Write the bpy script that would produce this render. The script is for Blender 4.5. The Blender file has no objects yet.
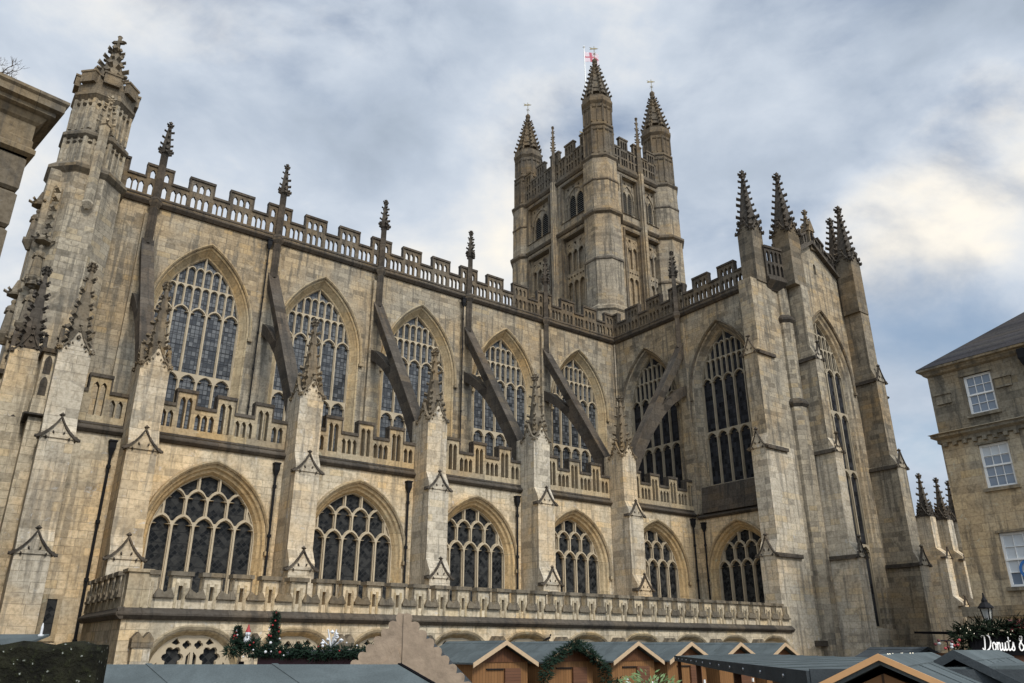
import bpy, bmesh, math, random
from mathutils import Vector, Matrix
from mathutils.geometry import tessellate_polygon
R = math.radians
C = bpy.context.scene.collection
S = bpy.context.scene
random.seed(11)

# ------------------------------------------------------------------ camera, sky, sun, exposure
ZO = 2.6                                  # eye height above the paving; heights below are given from eye level
cam_d = bpy.data.cameras.new('camera'); cam = bpy.data.objects.new('camera', cam_d); C.objects.link(cam)
cam_d.sensor_width = 36; cam_d.lens = 777 / 1024 * 36; cam_d.clip_start = .05; cam_d.clip_end = 3000
cam.location = (0, 0, ZO); cam.rotation_euler = (R(90 + 21.62), 0, R(-36.8))
S.camera = cam

SUN_AZ, SUN_EL = 186, 42                  # compass bearing and height of the veiled sun
wd = bpy.data.worlds.new('World'); S.world = wd; wd.use_nodes = True
nt = wd.node_tree; nt.nodes.clear()
def N(t, **k):
    n = nt.nodes.new(t)
    for a, b in k.items(): setattr(n, a, b)
    return n
def mth(op, a, b=None, clamp=False):
    n = N('ShaderNodeMath', operation=op); n.use_clamp = clamp
    for i, v in enumerate((a, b)):
        if v is None: continue
        if isinstance(v, (int, float)): n.inputs[i].default_value = v
        else: nt.links.new(v, n.inputs[i])
    return n.outputs[0]
def ramp_w(src, stops):
    n = N('ShaderNodeValToRGB'); nt.links.new(src, n.inputs[0])
    e = n.color_ramp.elements
    while len(e) < len(stops): e.new(.5)
    for el, (p, c) in zip(e, stops): el.position = p; el.color = (*c, 1)
    return n.outputs[0]
sky = N('ShaderNodeTexSky', sky_type='NISHITA'); sky.sun_disc = False
sky.sun_elevation = R(SUN_EL); sky.sun_rotation = R(SUN_AZ); sky.air_density = 1.2; sky.dust_density = 1.5
bg1 = N('ShaderNodeBackground'); bg1.inputs[1].default_value = .08
nt.links.new(sky.outputs[0], bg1.inputs[0])
tc = N('ShaderNodeTexCoord')
nrm = N('ShaderNodeVectorMath', operation='NORMALIZE'); nt.links.new(tc.outputs['Generated'], nrm.inputs[0])
sep = N('ShaderNodeSeparateXYZ'); nt.links.new(nrm.outputs[0], sep.inputs[0])
den = mth('ADD', mth('MAXIMUM', sep.outputs[2], 0.0), .28)
cmb = N('ShaderNodeCombineXYZ')
nt.links.new(mth('DIVIDE', sep.outputs[0], den), cmb.inputs[0]); nt.links.new(mth('DIVIDE', sep.outputs[1], den), cmb.inputs[1])
def cloud_noise(scale, detail, rough, off, dist=0.0):
    mp = N('ShaderNodeMapping'); mp.inputs['Location'].default_value = off
    mp.inputs['Scale'].default_value = (1.5, 1.5, 2.4); mp.inputs['Rotation'].default_value = (0, 0, .5)
    nt.links.new(nrm.outputs[0], mp.inputs[0])
    n = N('ShaderNodeTexNoise'); n.inputs['Scale'].default_value = scale; n.inputs['Detail'].default_value = detail
    n.inputs['Roughness'].default_value = rough; n.inputs['Distortion'].default_value = dist
    nt.links.new(mp.outputs[0], n.inputs['Vector']); return n.outputs[0]
def lobe(az, el, lo, hi):                 # a soft patch of sky around a compass direction
    d = Vector((math.sin(R(az)) * math.cos(R(el)), math.cos(R(az)) * math.cos(R(el)), math.sin(R(el))))
    v = N('ShaderNodeVectorMath', operation='DOT_PRODUCT'); nt.links.new(nrm.outputs[0], v.inputs[0]); v.inputs[1].default_value = d
    m = N('ShaderNodeMapRange'); m.interpolation_type = 'SMOOTHSTEP'; nt.links.new(v.outputs['Value'], m.inputs[0])
    m.inputs[1].default_value = math.cos(R(lo)); m.inputs[2].default_value = math.cos(R(hi)); return m.outputs[0]
big = cloud_noise(1.7, 8, .56, (3.1, 7.4, .6), .25)
fine = cloud_noise(3.6, 9, .58, (9.7, 1.3, .2), .3)
mixv = mth('ADD', mth('MULTIPLY', big, .68), mth('MULTIPLY', fine, .44))
mixv = mth('SUBTRACT', mth('MULTIPLY', mixv, 1.35), .255)
bright = mixv
for az_, el_, lo, hi, k in ((66.5, 26, 7, .5, .30), (74, 31, 7, 1, .18), (1, 21, 16, 2, .15), (12, 41, 12, 1, .06), (68, 34, 5, 1, -.06), (21, 37, 10, 1, -.06), (45, 45, 9, 1, .07), (56, 35, 9, 1, -.04), (36, 28, 10, 1, .06)):
    bright = mth('ADD', bright, mth('MULTIPLY', lobe(az_, el_, lo, hi), k))
ccol = ramp_w(bright, [(.24, (.31, .365, .44)), (.44, (.405, .465, .55)), (.58, (.50, .555, .63)), (.70, (.64, .66, .68)), (.86, (.84, .79, .70))])
gain = mth('ADD', .745, mth('MULTIPLY', lobe(SUN_AZ, SUN_EL, 70, 5), 1.3))
bg2 = N('ShaderNodeBackground'); nt.links.new(ccol, bg2.inputs[0]); nt.links.new(gain, bg2.inputs[1])
cov = mth('SUBTRACT', cloud_noise(2.2, 8, .55, (1.2, 4.6, .9), .3), mth('MULTIPLY', lobe(63.5, 19, 10, .5), .13))
cov = mth('SUBTRACT', cov, mth('MULTIPLY', lobe(71, 38, 9, .5), .11))
mr = N('ShaderNodeMapRange'); mr.interpolation_type = 'SMOOTHSTEP'; nt.links.new(cov, mr.inputs[0])
mr.inputs[1].default_value = .25; mr.inputs[2].default_value = .50; mr.inputs[3].default_value = .22
mx = N('ShaderNodeMixShader'); nt.links.new(mr.outputs[0], mx.inputs[0])
nt.links.new(bg1.outputs[0], mx.inputs[1]); nt.links.new(bg2.outputs[0], mx.inputs[2])
wo = N('ShaderNodeOutputWorld'); nt.links.new(mx.outputs[0], wo.inputs[0])

sd = bpy.data.lights.new('sun', 'SUN'); sd.energy = 1.5; sd.angle = R(11); sd.color = (1, .95, .87)
so = bpy.data.objects.new('sun', sd); C.objects.link(so); so.location = (0, -20, 40)
so.rotation_euler = (R(90 - SUN_EL), 0, R(180 - SUN_AZ))
S.view_settings.view_transform = 'Standard'; S.view_settings.look = 'None'
S.view_settings.exposure = .74; S.view_settings.gamma = 1; S.view_settings.use_curve_mapping = False

# ------------------------------------------------------------------ materials
class G:
    def __init__(s, name):
        s.m = bpy.data.materials.new(name); s.m.use_nodes = True
        s.t = s.m.node_tree; s.p = s.t.nodes['Principled BSDF']
    def n(s, t, ins=None, **k):
        n = s.t.nodes.new(t)
        for a, b in k.items(): setattr(n, a, b)
        for a, b in (ins or {}).items():
            if hasattr(b, 'is_output') or hasattr(b, 'links'): s.t.links.new(b, n.inputs[a])
            else: n.inputs[a].default_value = b
        return n
    def math(s, op, a, b=0.0, clamp=False):
        n = s.n('ShaderNodeMath', {0: a, 1: b}, operation=op); n.use_clamp = clamp; return n.outputs[0]
    def mr(s, v, a, b, c=0.0, d=1.0):
        return s.n('ShaderNodeMapRange', {0: v, 1: a, 2: b, 3: c, 4: d}, interpolation_type='SMOOTHSTEP').outputs[0]
    def mix(s, f, a, b, mode='MIX'):
        n = s.n('ShaderNodeMix', data_type='RGBA', blend_type=mode)
        for i, v in ((0, f), (6, a), (7, b)):
            if hasattr(v, 'links'): s.t.links.new(v, n.inputs[i])
            else: n.inputs[i].default_value = v if isinstance(v, (int, float)) else (*v, 1)
        return n.outputs[2]
    def noise(s, vec, scale, detail=4, rough=.55, dist=0.0):
        return s.n('ShaderNodeTexNoise', {'Vector': vec, 'Scale': scale, 'Detail': detail, 'Roughness': rough, 'Distortion': dist}).outputs[0]
    def out(s, key, v):
        if hasattr(v, 'links'): s.t.links.new(v, s.p.inputs[key])
        else: s.p.inputs[key].default_value = v if isinstance(v, (int, float)) else (*v, 1)
    def bump(s, h, st, dist=.02):
        b = s.n('ShaderNodeBump', {'Height': h, 'Strength': st, 'Distance': dist}); s.t.links.new(b.outputs[0], s.p.inputs['Normal'])
    def coords(s):
        g = s.n('ShaderNodeNewGeometry'); sp = s.n('ShaderNodeSeparateXYZ', {0: g.outputs['Position']})
        sn = s.n('ShaderNodeSeparateXYZ', {0: g.outputs['True Normal']})
        side = s.math('GREATER_THAN', s.math('ABSOLUTE', sn.outputs[0]), .7)
        h = s.n('ShaderNodeMix', {0: side, 2: sp.outputs[0], 3: sp.outputs[1]}, data_type='FLOAT').outputs[0]
        return g.outputs['Position'], h, sp.outputs[2]

def stone(name, c1, c2, grime, gcol=(.045, .042, .038), w=.64, hgt=.285, mort=.75, bump=.35, streak=.5, warm=None):
    g = G(name); pos, h, z = g.coords()
    wob = g.noise(pos, .9, 2)
    zz = g.math('ADD', z, g.math('MULTIPLY', wob, .05))
    v = g.n('ShaderNodeCombineXYZ', {0: h, 1: zz}).outputs[0]
    br = g.n('ShaderNodeTexBrick', {'Vector': v, 'Color1': (0, 0, 0, 1), 'Color2': (1, 1, 1, 1), 'Mortar': (.5, .5, .5, 1), 'Scale': 1.0,
                                    'Mortar Size': .012, 'Mortar Smooth': .35, 'Bias': .0, 'Brick Width': w, 'Row Height': hgt})
    br.offset = .46; br.squash = .7; br.squash_frequency = 3
    cr = g.n('ShaderNodeValToRGB', {0: br.outputs[0]}); e = cr.color_ramp.elements
    mid = [(a + b) / 2 for a, b in zip(c1, c2)]
    for _ in range(4): e.new(.5)
    for el, (p_, c_) in zip(e, ((.0, [x * .76 for x in c2]), (.12, [(x + y) / 2 for x, y in zip(c2, mid)]), (.38, mid), (.66, [(x * .6 + y * .4) for x, y in zip(c1, mid)]), (.84, [min(.8, x * 1.08) for x in c1]), (1.0, [c1[0] * .98, c1[1] * .91, c1[2] * .78]))):
        el.position = p_; el.color = (*c_, 1)
    wear = g.noise(pos, .8, 4, .6)
    col = g.mix(g.math('MULTIPLY', br.outputs[1], g.mr(wear, .35, .62, .25, 1.0)), cr.outputs[0], [x * mort * .8 for x in mid])
    big = g.noise(pos, .22, 5, .6, .4)
    col = g.mix(g.mr(big, .40, .62), col, g.mix(1, col, warm or (1.12, .98, .80), 'MULTIPLY'))
    med = g.noise(pos, 1.3, 8, .7, .8)
    col = g.mix(g.math('MULTIPLY', g.mr(med, .52, .66), grime * .75), col, gcol)
    sv = g.n('ShaderNodeCombineXYZ', {0: g.math('MULTIPLY', h, 3.1), 1: g.math('MULTIPLY', z, .22)}).outputs[0]
    st = g.noise(sv, 1.0, 6, .62, .3)
    col = g.mix(g.math('MULTIPLY', g.mr(st, .50, .63), streak * 1.15), col, [x * 1.5 for x in gcol])
    fn = g.noise(pos, 9, 5, .7)
    col = g.mix(g.mr(fn, .38, .68, 0, .75), col, g.mix(1, col, (.58, .56, .53), 'MULTIPLY'))
    lich = g.noise(pos, 3.2, 5, .7, .8)
    col = g.mix(g.mr(lich, .60, .70, 0, .5), col, [min(.5, x * 1.5 + .03) for x in c2])
    g.out('Base Color', col); g.out('Roughness', .92); g.out('Specular IOR Level', .15)
    hh = g.math('ADD', g.math('MULTIPLY', br.outputs[1], -.8), g.math('ADD', g.math('MULTIPLY', fn, .6), g.math('MULTIPLY', med, .6)))
    g.bump(hh, bump, .03)
    return g.m

def plain(name, col, rough=.7, var=.25, scale=6, spec=.3, bump=0.0, metal=0.0):
    g = G(name); pos = g.n('ShaderNodeNewGeometry').outputs['Position']
    n1 = g.noise(pos, scale, 6, .6)
    g.out('Base Color', g.mix(n1, [c * (1 - var) for c in col], [c * (1 + var) for c in col]))
    g.out('Roughness', rough); g.out('Specular IOR Level', spec); g.out('Metallic', metal)
    if bump: g.bump(n1, bump, .02)
    return g.m

def leaded(name, base, base2, lead, pw, ph, rough=.16, diag=False, spec=.6, came=.017):
    g = G(name); tcn = g.n('ShaderNodeTexCoord').outputs['Object']
    sp = g.n('ShaderNodeSeparateXYZ', {0: tcn})
    v = g.n('ShaderNodeCombineXYZ', {0: sp.outputs[0], 1: sp.outputs[2]}).outputs[0]
    if diag:
        v = g.n('ShaderNodeVectorRotate', {'Vector': v, 'Angle': R(45)}).outputs[0]
    br = g.n('ShaderNodeTexBrick', {'Vector': v, 'Color1': (0, 0, 0, 1), 'Color2': (1, 1, 1, 1), 'Mortar': (.5, .5, .5, 1), 'Scale': 1.0,
                                    'Mortar Size': came, 'Mortar Smooth': .1, 'Brick Width': pw, 'Row Height': ph})
    br.offset = 0.0
    n1 = g.noise(v, 3.5, 5, .7, 1.2)
    f = g.math('ADD', g.math('MULTIPLY', br.outputs[0], .5), g.math('MULTIPLY', n1, .5))
    col = g.mix(g.mr(f, .3, .7), base, base2)
    col = g.mix(br.outputs[1], col, lead)
    # iron bars across the lights
    bz = g.math('LESS_THAN', g.math('MODULO', g.math('ADD', sp.outputs[2], 40.0), ph * 2.5), .035)
    col = g.mix(bz, col, [c * .6 for c in lead])
    g.out('Base Color', col); g.out('Roughness', g.mr(f, .2, .8, rough * .6, rough * 1.9)); g.out('Specular IOR Level', spec)
    nb = g.noise(v, 5.0, 3, .6)
    g.bump(g.math('ADD', g.math('ADD', nb, g.math('MULTIPLY', br.outputs[0], .16)), g.math('MULTIPLY', br.outputs[1], .5)), .35, .03)
    return g.m

def wood(name, c1, c2, plank=.11, axis='h', rough=.6):
    g = G(name); tcn = g.n('ShaderNodeTexCoord').outputs['Object']
    sp = g.n('ShaderNodeSeparateXYZ', {0: tcn})
    hx = g.math('ADD', sp.outputs[0], sp.outputs[1])
    a, b = (hx, sp.outputs[2]) if axis == 'h' else (sp.outputs[2], hx)
    cell = g.math('FLOOR', g.math('DIVIDE', a, plank))
    wn = g.n('ShaderNodeTexWhiteNoise', {'W': cell}, noise_dimensions='1D').outputs[0]
    grv = g.n('ShaderNodeCombineXYZ', {0: g.math('MULTIPLY', a, 26.0), 1: g.math('MULTIPLY', b, 1.6), 2: cell}).outputs[0]
    gr = g.noise(grv, 1.0, 5, .65, .4)
    col = g.mix(g.math('ADD', g.math('MULTIPLY', wn, .5), g.math('MULTIPLY', gr, .5)), c1, c2)
    fr = g.math('FRACT', g.math('DIVIDE', a, plank))
    gap = g.math('LESS_THAN', fr, .07)
    col = g.mix(gap, col, [x * .25 for x in c1])
    g.out('Base Color', col); g.out('Roughness', rough); g.out('Specular IOR Level', .3)
    g.bump(g.math('SUBTRACT', gr, g.math('MULTIPLY', gap, 1.5)), .3, .01)
    return g.m

def felt(name, col):
    g = G(name); pos = g.n('ShaderNodeNewGeometry').outputs['Position']
    a = g.noise(pos, 1.6, 7, .65, .6); f = g.noise(pos, 60, 3, .6); d = g.noise(pos, 7, 6, .7)
    c = g.mix(g.mr(a, .35, .68), [x * .80 for x in col], [x * 1.15 for x in col])
    c = g.mix(g.mr(d, .62, .72, 0, .5), c, [x * 1.5 + .02 for x in col]); c = g.mix(g.mr(f, .4, .7, 0, .35), c, [x * .6 for x in col])
    g.out('Base Color', c); g.out('Roughness', .9); g.out('Specular IOR Level', .1); g.bump(g.math('ADD', f, d), .4, .01); return g.m
M = {}
M['warm'] = stone('stone_honey', (.60, .515, .375), (.485, .42, .31), .44, gcol=(.10, .088, .068), streak=.45)
M['pale'] = stone('stone_pale', (.56, .495, .385), (.44, .39, .305), .52, gcol=(.11, .10, .082), w=.8, hgt=.33, streak=.5)
M['grey'] = stone('stone_weathered', (.385, .335, .25), (.255, .222, .17), .66, gcol=(.075, .068, .056), streak=.6)
M['trim'] = stone('stone_moulding', (.42, .35, .235), (.36, .30, .21), .30, w=2.0, hgt=.6, bump=.2, streak=.35)
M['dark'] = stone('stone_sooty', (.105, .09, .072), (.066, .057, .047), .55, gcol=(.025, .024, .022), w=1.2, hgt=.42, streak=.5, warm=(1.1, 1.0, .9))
M['mid'] = stone('stone_grimed', (.205, .172, .125), (.145, .124, .093), .55, gcol=(.035, .033, .03), w=1.2, hgt=.4, streak=.5)
M['mid2'] = stone('stone_stained', (.28, .235, .17), (.19, .163, .122), .6, gcol=(.05, .046, .038), streak=.55)
M['tower'] = stone('stone_tower', (.335, .287, .212), (.25, .213, .162), .55, gcol=(.065, .058, .047), streak=.65)
M['towerdark'] = stone('stone_tower_top', (.165, .14, .105), (.12, .102, .08), .5, gcol=(.035, .033, .03), streak=.5)
M['trac'] = plain('stone_tracery', (.42, .35, .245), .9, .28, 2.5, .15, .15)
M['reveal'] = stone('stone_reveal', (.50, .40, .25), (.42, .335, .21), .3, gcol=(.1, .085, .06), w=30, hgt=.5, bump=.2, streak=.35)
M['tracg'] = plain('stone_tracery_grimed', (.33, .28, .20), .9, .3, 2.5, .15, .15)
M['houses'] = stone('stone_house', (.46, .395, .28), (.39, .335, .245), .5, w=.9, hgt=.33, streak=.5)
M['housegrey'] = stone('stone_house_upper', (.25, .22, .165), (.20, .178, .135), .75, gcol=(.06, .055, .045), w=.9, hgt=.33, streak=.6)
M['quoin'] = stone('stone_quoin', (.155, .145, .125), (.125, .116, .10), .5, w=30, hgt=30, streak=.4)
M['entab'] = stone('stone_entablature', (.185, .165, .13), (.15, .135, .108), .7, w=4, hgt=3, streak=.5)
M['glassU'] = leaded('glass_clerestory', (.034, .037, .04), (.115, .12, .122), (.010, .011, .013), .205, .235, .25, spec=.3)
M['glassA'] = leaded('glass_stained', (.006, .007, .008), (.042, .042, .040), (.03, .031, .032), .15, .17, .5, diag=True, spec=.09, came=.008)
M['glassT'] = leaded('glass_transept', (.010, .011, .013), (.035, .036, .04), (.018, .018, .02), .2, .3, .4, spec=.15)
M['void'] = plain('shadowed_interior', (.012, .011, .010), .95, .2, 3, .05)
M['lead'] = plain('lead_roof', (.10, .105, .11), .6, .2, 1.5, .3)
M['iron'] = plain('black_iron', (.013, .013, .014), .7, .2, 8, .12)
M['louvre'] = plain('slate_louvre', (.20, .19, .17), .8, .3, 5, .2)
M['slate'] = stone('roof_slate', (.052, .052, .056), (.035, .035, .04), .3, gcol=(.07, .065, .05), w=.35, hgt=.2, streak=.2, warm=(1.1, 1, .92))
M['felt'] = felt('roofing_felt', (.098, .116, .118))
M['feltd'] = felt('roofing_felt_dark', (.058, .066, .070))
M['pine'] = wood('pine_planks', (.17, .082, .030), (.26, .13, .05), .11)
M['pined'] = wood('pine_planks_dark', (.085, .034, .015), (.13, .055, .022), .11)
M['shutter'] = wood('shutter_slats', (.10, .045, .024), (.15, .07, .038), .09, 'v')
M['fascia'] = plain('pale_timber', (.46, .335, .21), .6, .2, 9, .3, .1)
M['fascia2'] = plain('raw_timber', (.52, .29, .13), .6, .2, 9, .3, .1)
M['gable'] = plain('weathered_board', (.29, .22, .155), .8, .5, 9, .2, .6)
M['needle'] = plain('fir_needles', (.011, .024, .014), .8, .5, 14, .12)
M['leafred'] = plain('red_flowers', (.09, .008, .010), .5, .4, 10, .4)
M['leafdk'] = plain('dark_leaves', (.009, .015, .007), .8, .5, 10, .1)
M['leaflt'] = plain('pale_green_leaves', (.12, .19, .065), .6, .4, 10, .4)
M['white'] = plain('white_paint', (.74, .74, .71), .45, .05, 5, .4)
M['bulbw'] = plain('white_bauble', (.6, .6, .6), .3, .1, 5, .5)
M['bulbr'] = plain('red_bauble', (.32, .02, .02), .25, .1, 5, .6)
M['purple'] = plain('plum_paint', (.07, .025, .035), .5, .25, 5, .4)
M['signb'] = plain('black_board', (.006, .006, .007), .9, .2, 6, .05)
M['blue'] = plain('poster_blue', (.04, .16, .42), .5, .1, 6, .3)
M['poster'] = plain('poster_paper', (.42, .55, .68), .5, .1, 6, .3)
M['blind'] = plain('roller_blind', (.52, .55, .56), .7, .06, 3, .3)
M['gold'] = plain('gilding', (.22, .18, .09), .6, .2, 5, .4, 0, .3)
M['flagr'] = plain('flag_red', (.45, .13, .16), .8, .1, 4, .1)
M['flagw'] = plain('flag_white', (.62, .52, .55), .8, .08, 4, .1)
M['bark'] = plain('bark', (.07, .052, .04), .9, .3, 6, .1)
M['bolt'] = plain('zinc_bolt', (.45, .46, .47), .4, .1, 6, .5, 0, .7)
M['paving'] = stone('paving_stone', (.24, .215, .175), (.19, .17, .145), .3, w=.9, hgt=.6, streak=.2)
def mossy():
    g = G('mossy_stone'); pos = g.n('ShaderNodeNewGeometry').outputs['Position']
    a = g.noise(pos, 5, 7, .65, .5); b = g.noise(pos, 34, 4, .6); c = g.noise(pos, 34, 2, .5)
    col = g.mix(g.mr(a, .35, .65), (.008, .008, .006), (.022, .022, .013))
    col = g.mix(g.mr(b, .5, .7, 0, .6), col, (.028, .032, .013))
    col = g.mix(g.mr(c, .68, .73), col, (.26, .27, .24))
    g.out('Base Color', col); g.out('Roughness', .95); g.out('Specular IOR Level', .1)
    g.bump(g.math('ADD', a, b), .9, .03); return g.m
M['moss'] = mossy()
M['glassH'] = plain('sash_glass', (.16, .20, .25), .05, .12, 2, .9)  # bluish base colour stands in for sky reflected in the panes
def glowletters():
    g = G('lit_letters'); g.out('Base Color', (.8, .8, .78)); g.out('Emission Color', (1, .97, .92)); g.out('Emission Strength', .22); return g.m
M['lit'] = glowletters()
def glowbulb():
    g = G('fairy_light'); g.out('Base Color', (.8, .75, .6)); g.out('Emission Color', (1, .85, .6)); g.out('Emission Strength', .3); return g.m
M['fairy'] = glowbulb()
def lampglass():
    g = G('lamp_glass'); g.out('Base Color', (.55, .55, .5)); g.out('Roughness', .1); g.out('Alpha', .55); return g.m
M['lampg'] = lampglass()

# ------------------------------------------------------------------ mesh tools
class F:                                   # a facade frame: u along the wall, z up, d outward
    def __init__(s, ox, oy, side):
        s.o = Vector((ox, oy, 0))
        s.U, s.Nn = {'S': (Vector((1, 0, 0)), Vector((0, -1, 0))), 'W': (Vector((0, -1, 0)), Vector((-1, 0, 0))),
                     'E': (Vector((0, 1, 0)), Vector((1, 0, 0))), 'N': (Vector((-1, 0, 0)), Vector((0, 1, 0)))}[side]
    def __call__(s, u, z, d=0.0): return s.o + s.U * u + s.Nn * d + Vector((0, 0, z))
class FD(F):                               # a frame turned to any compass direction
    def __init__(s, ox, oy, ux, uy):
        s.o = Vector((ox, oy, 0)); s.U = Vector((ux, uy, 0)).normalized(); s.Nn = Vector((s.U.y, -s.U.x, 0))
LOC = F(0, 0, 'S')

class MB:
    def __init__(s): s.v = []; s.f = []; s.mi = []; s.cur = 0
    def face(s, pts):
        b = len(s.v); s.v += [Vector(p) for p in pts]; s.f.append(list(range(b, b + len(pts)))); s.mi.append(s.cur)
    def mesh(s, verts, faces):
        b = len(s.v); s.v += [Vector(p) for p in verts]
        for f in faces: s.f.append([b + i for i in f]); s.mi.append(s.cur)
    def hexa(s, p): s.mesh(p, [(0, 3, 2, 1), (4, 5, 6, 7), (0, 1, 5, 4), (1, 2, 6, 5), (2, 3, 7, 6), (3, 0, 4, 7)])
    def box(s, x0, x1, y0, y1, z0, z1):
        s.hexa([(x0, y0, z0), (x1, y0, z0), (x1, y1, z0), (x0, y1, z0), (x0, y0, z1), (x1, y0, z1), (x1, y1, z1), (x0, y1, z1)])
    def fbox(s, fr, u0, u1, z0, z1, d0, d1):
        s.hexa([fr(u0, z0, d1), fr(u1, z0, d1), fr(u1, z0, d0), fr(u0, z0, d0), fr(u0, z1, d1), fr(u1, z1, d1), fr(u1, z1, d0), fr(u0, z1, d0)])
    def loft(s, rings, closed=True, cap0=False, cap1=False):
        n = len(rings[0]); b = len(s.v)
        for r in rings: s.v += [Vector(p) for p in r]
        for k in range(len(rings) - 1):
            for i in range(n if closed else n - 1):
                j = (i + 1) % n
                s.f.append([b + k * n + i, b + k * n + j, b + (k + 1) * n + j, b + (k + 1) * n + i]); s.mi.append(s.cur)
        if cap0: s.f.append([b + i for i in reversed(range(n))]); s.mi.append(s.cur)
        if cap1: s.f.append([b + (len(rings) - 1) * n + i for i in range(n)]); s.mi.append(s.cur)
    def lathe(s, cx, cy, prof, n=8, rot=None, sq=1.0):
        rot = math.pi / n if rot is None else rot
        rings = [[(cx + r * math.cos(rot + 2 * math.pi * i / n), cy + r * sq * math.sin(rot + 2 * math.pi * i / n), z) for i in range(n)] for r, z in prof]
        s.loft(rings, True, True, True)
    def prism(s, fr, poly, d0, d1): # convex polygon extruded
        a = [fr(u, z, d0) for u, z in poly]; b = [fr(u, z, d1) for u, z in poly]
        s.loft([a, b], True, True, True)
    def plate(s, fr, outer, holes, d0, d1, back=True, sides=True):
        loops = [outer] + holes
        tris = tessellate_polygon([[Vector((u, z, 0)) for u, z in l] for l in loops])
        flat = [p for l in loops for p in l]
        for d in ((d1, d0) if back else (d1,)):
            b = len(s.v); s.v += [fr(u, z, d) for u, z in flat]
            for t in tris: s.f.append([b + i for i in t]); s.mi.append(s.cur)
        if sides:
            for l in loops: s.loft([[fr(u, z, d0) for u, z in l], [fr(u, z, d1) for u, z in l]], True)
    def sweep(s, path, r0, r1=None, n=6, cap=True):
        r1 = r0 if r1 is None else r1; rings = []; P = [Vector(p) for p in path]
        for i, p in enumerate(P):
            t = (P[min(i + 1, len(P) - 1)] - P[max(i - 1, 0)]).normalized()
            a = t.orthogonal().normalized() if abs(t.z) > .95 else t.cross(Vector((0, 0, 1))).normalized()
            c = t.cross(a); r = r0 + (r1 - r0) * i / max(1, len(P) - 1)
            rings.append([p + a * (r * math.cos(2 * math.pi * k / n)) + c * (r * math.sin(2 * math.pi * k / n)) for k in range(n)])
        s.loft(rings, True, cap, cap)
    def extr(s, path_pts, prof, closed=False):
        """profile lofted through listed rings"""
    def blob(s, p, r, up=1.0):
        p = Vector(p); a = random.random() * 6.28
        ring = [p + Vector((math.cos(a + k * 1.2566) * r * random.uniform(.8, 1.15), math.sin(a + k * 1.2566) * r * random.uniform(.8, 1.15), random.uniform(-.15, .15) * r)) for k in range(5)]
        s.mesh([p + Vector((0, 0, -r * .8 * up)), *ring, p + Vector((0, 0, r * .9 * up))],
               [(0, 2, 1), (0, 3, 2), (0, 4, 3), (0, 5, 4), (0, 1, 5), (1, 2, 6), (2, 3, 6), (3, 4, 6), (4, 5, 6), (5, 1, 6)])
    def crocket(s, p, o, r):                # a leaf curling out of an edge
        p = Vector(p); o = Vector(o).normalized(); t = o.cross(Vector((0, 0, 1))).normalized(); up = Vector((0, 0, 1))
        q = p + o * r * 1.25 + up * r * .35
        s.mesh([p - up * r * .7, p + t * r * .5, p + up * r * .5, p - t * r * .5, q + t * r * .62, q + up * r * .75, q - t * r * .62, q - up * r * .45 + o * r * .1],
               [(0, 1, 4, 7), (1, 2, 5, 4), (2, 3, 6, 5), (3, 0, 7, 6), (4, 5, 6, 7)])
    def build(s, name, mats, parent=None, loc=None, rot=0.0, smooth=False, fix=True):
        me = bpy.data.meshes.new(name); me.from_pydata(s.v, [], s.f)
        mats = mats if isinstance(mats, (list, tuple)) else [mats]
        for m in mats: me.materials.append(M[m])
        for p, i in zip(me.polygons, s.mi): p.material_index = min(i, len(mats) - 1)
        if fix:
            bm = bmesh.new(); bm.from_mesh(me); bmesh.ops.remove_doubles(bm, verts=bm.verts, dist=.0004)
            bmesh.ops.recalc_face_normals(bm, faces=bm.faces); bm.to_mesh(me); bm.free()
        if smooth:
            for p in me.polygons: p.use_smooth = True
        o = bpy.data.objects.new(name, me); C.objects.link(o); o.rotation_euler.z = rot
        place(o, parent, loc); return o
ORG = {}
def place(o, parent, loc):
    """loc None: vertices already in scene coordinates (heights from eye level); else origin of local mesh"""
    base = Vector((0, 0, ZO)) if loc is None else Vector(loc) + Vector((0, 0, ZO))
    if parent is not None:
        o.parent = parent; base = base - ORG.get(parent.name, Vector((0, 0, ZO)))
    o.location = base
    ORG[o.name] = (Vector((0, 0, ZO)) if loc is None else Vector(loc) + Vector((0, 0, ZO)))
def sub(mb, name, mats, parent, smooth=False):       # a child drawn in its parent's own frame
    o = mb.build(name, mats, None, (0, 0, 0), 0, smooth); o.parent = parent; o.location = (0, 0, 0); return o
def thing(name, label, cat, loc, group=None, rot=0.0):
    o = bpy.data.objects.new(name, None); C.objects.link(o); o.location = loc; o.rotation_euler.z = rot; o.empty_display_size = .5
    ORG[o.name] = Vector(loc); tag(o, label, cat, group); return o
def tag(o, label=None, cat=None, group=None, kind=None):
    for k, v in (('label', label), ('category', cat), ('group', group), ('kind', kind)):
        if v: o[k] = v
    return o
def dup(o, loc=None, rot=None, parent=None):
    c = o.copy(); C.objects.link(c)
    if parent is not None: c.parent = parent
    if loc is not None: c.location = loc
    if rot is not None: c.rotation_euler.z = rot
    for ch in list(o.children): dup(ch, parent=c)
    return c

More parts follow.
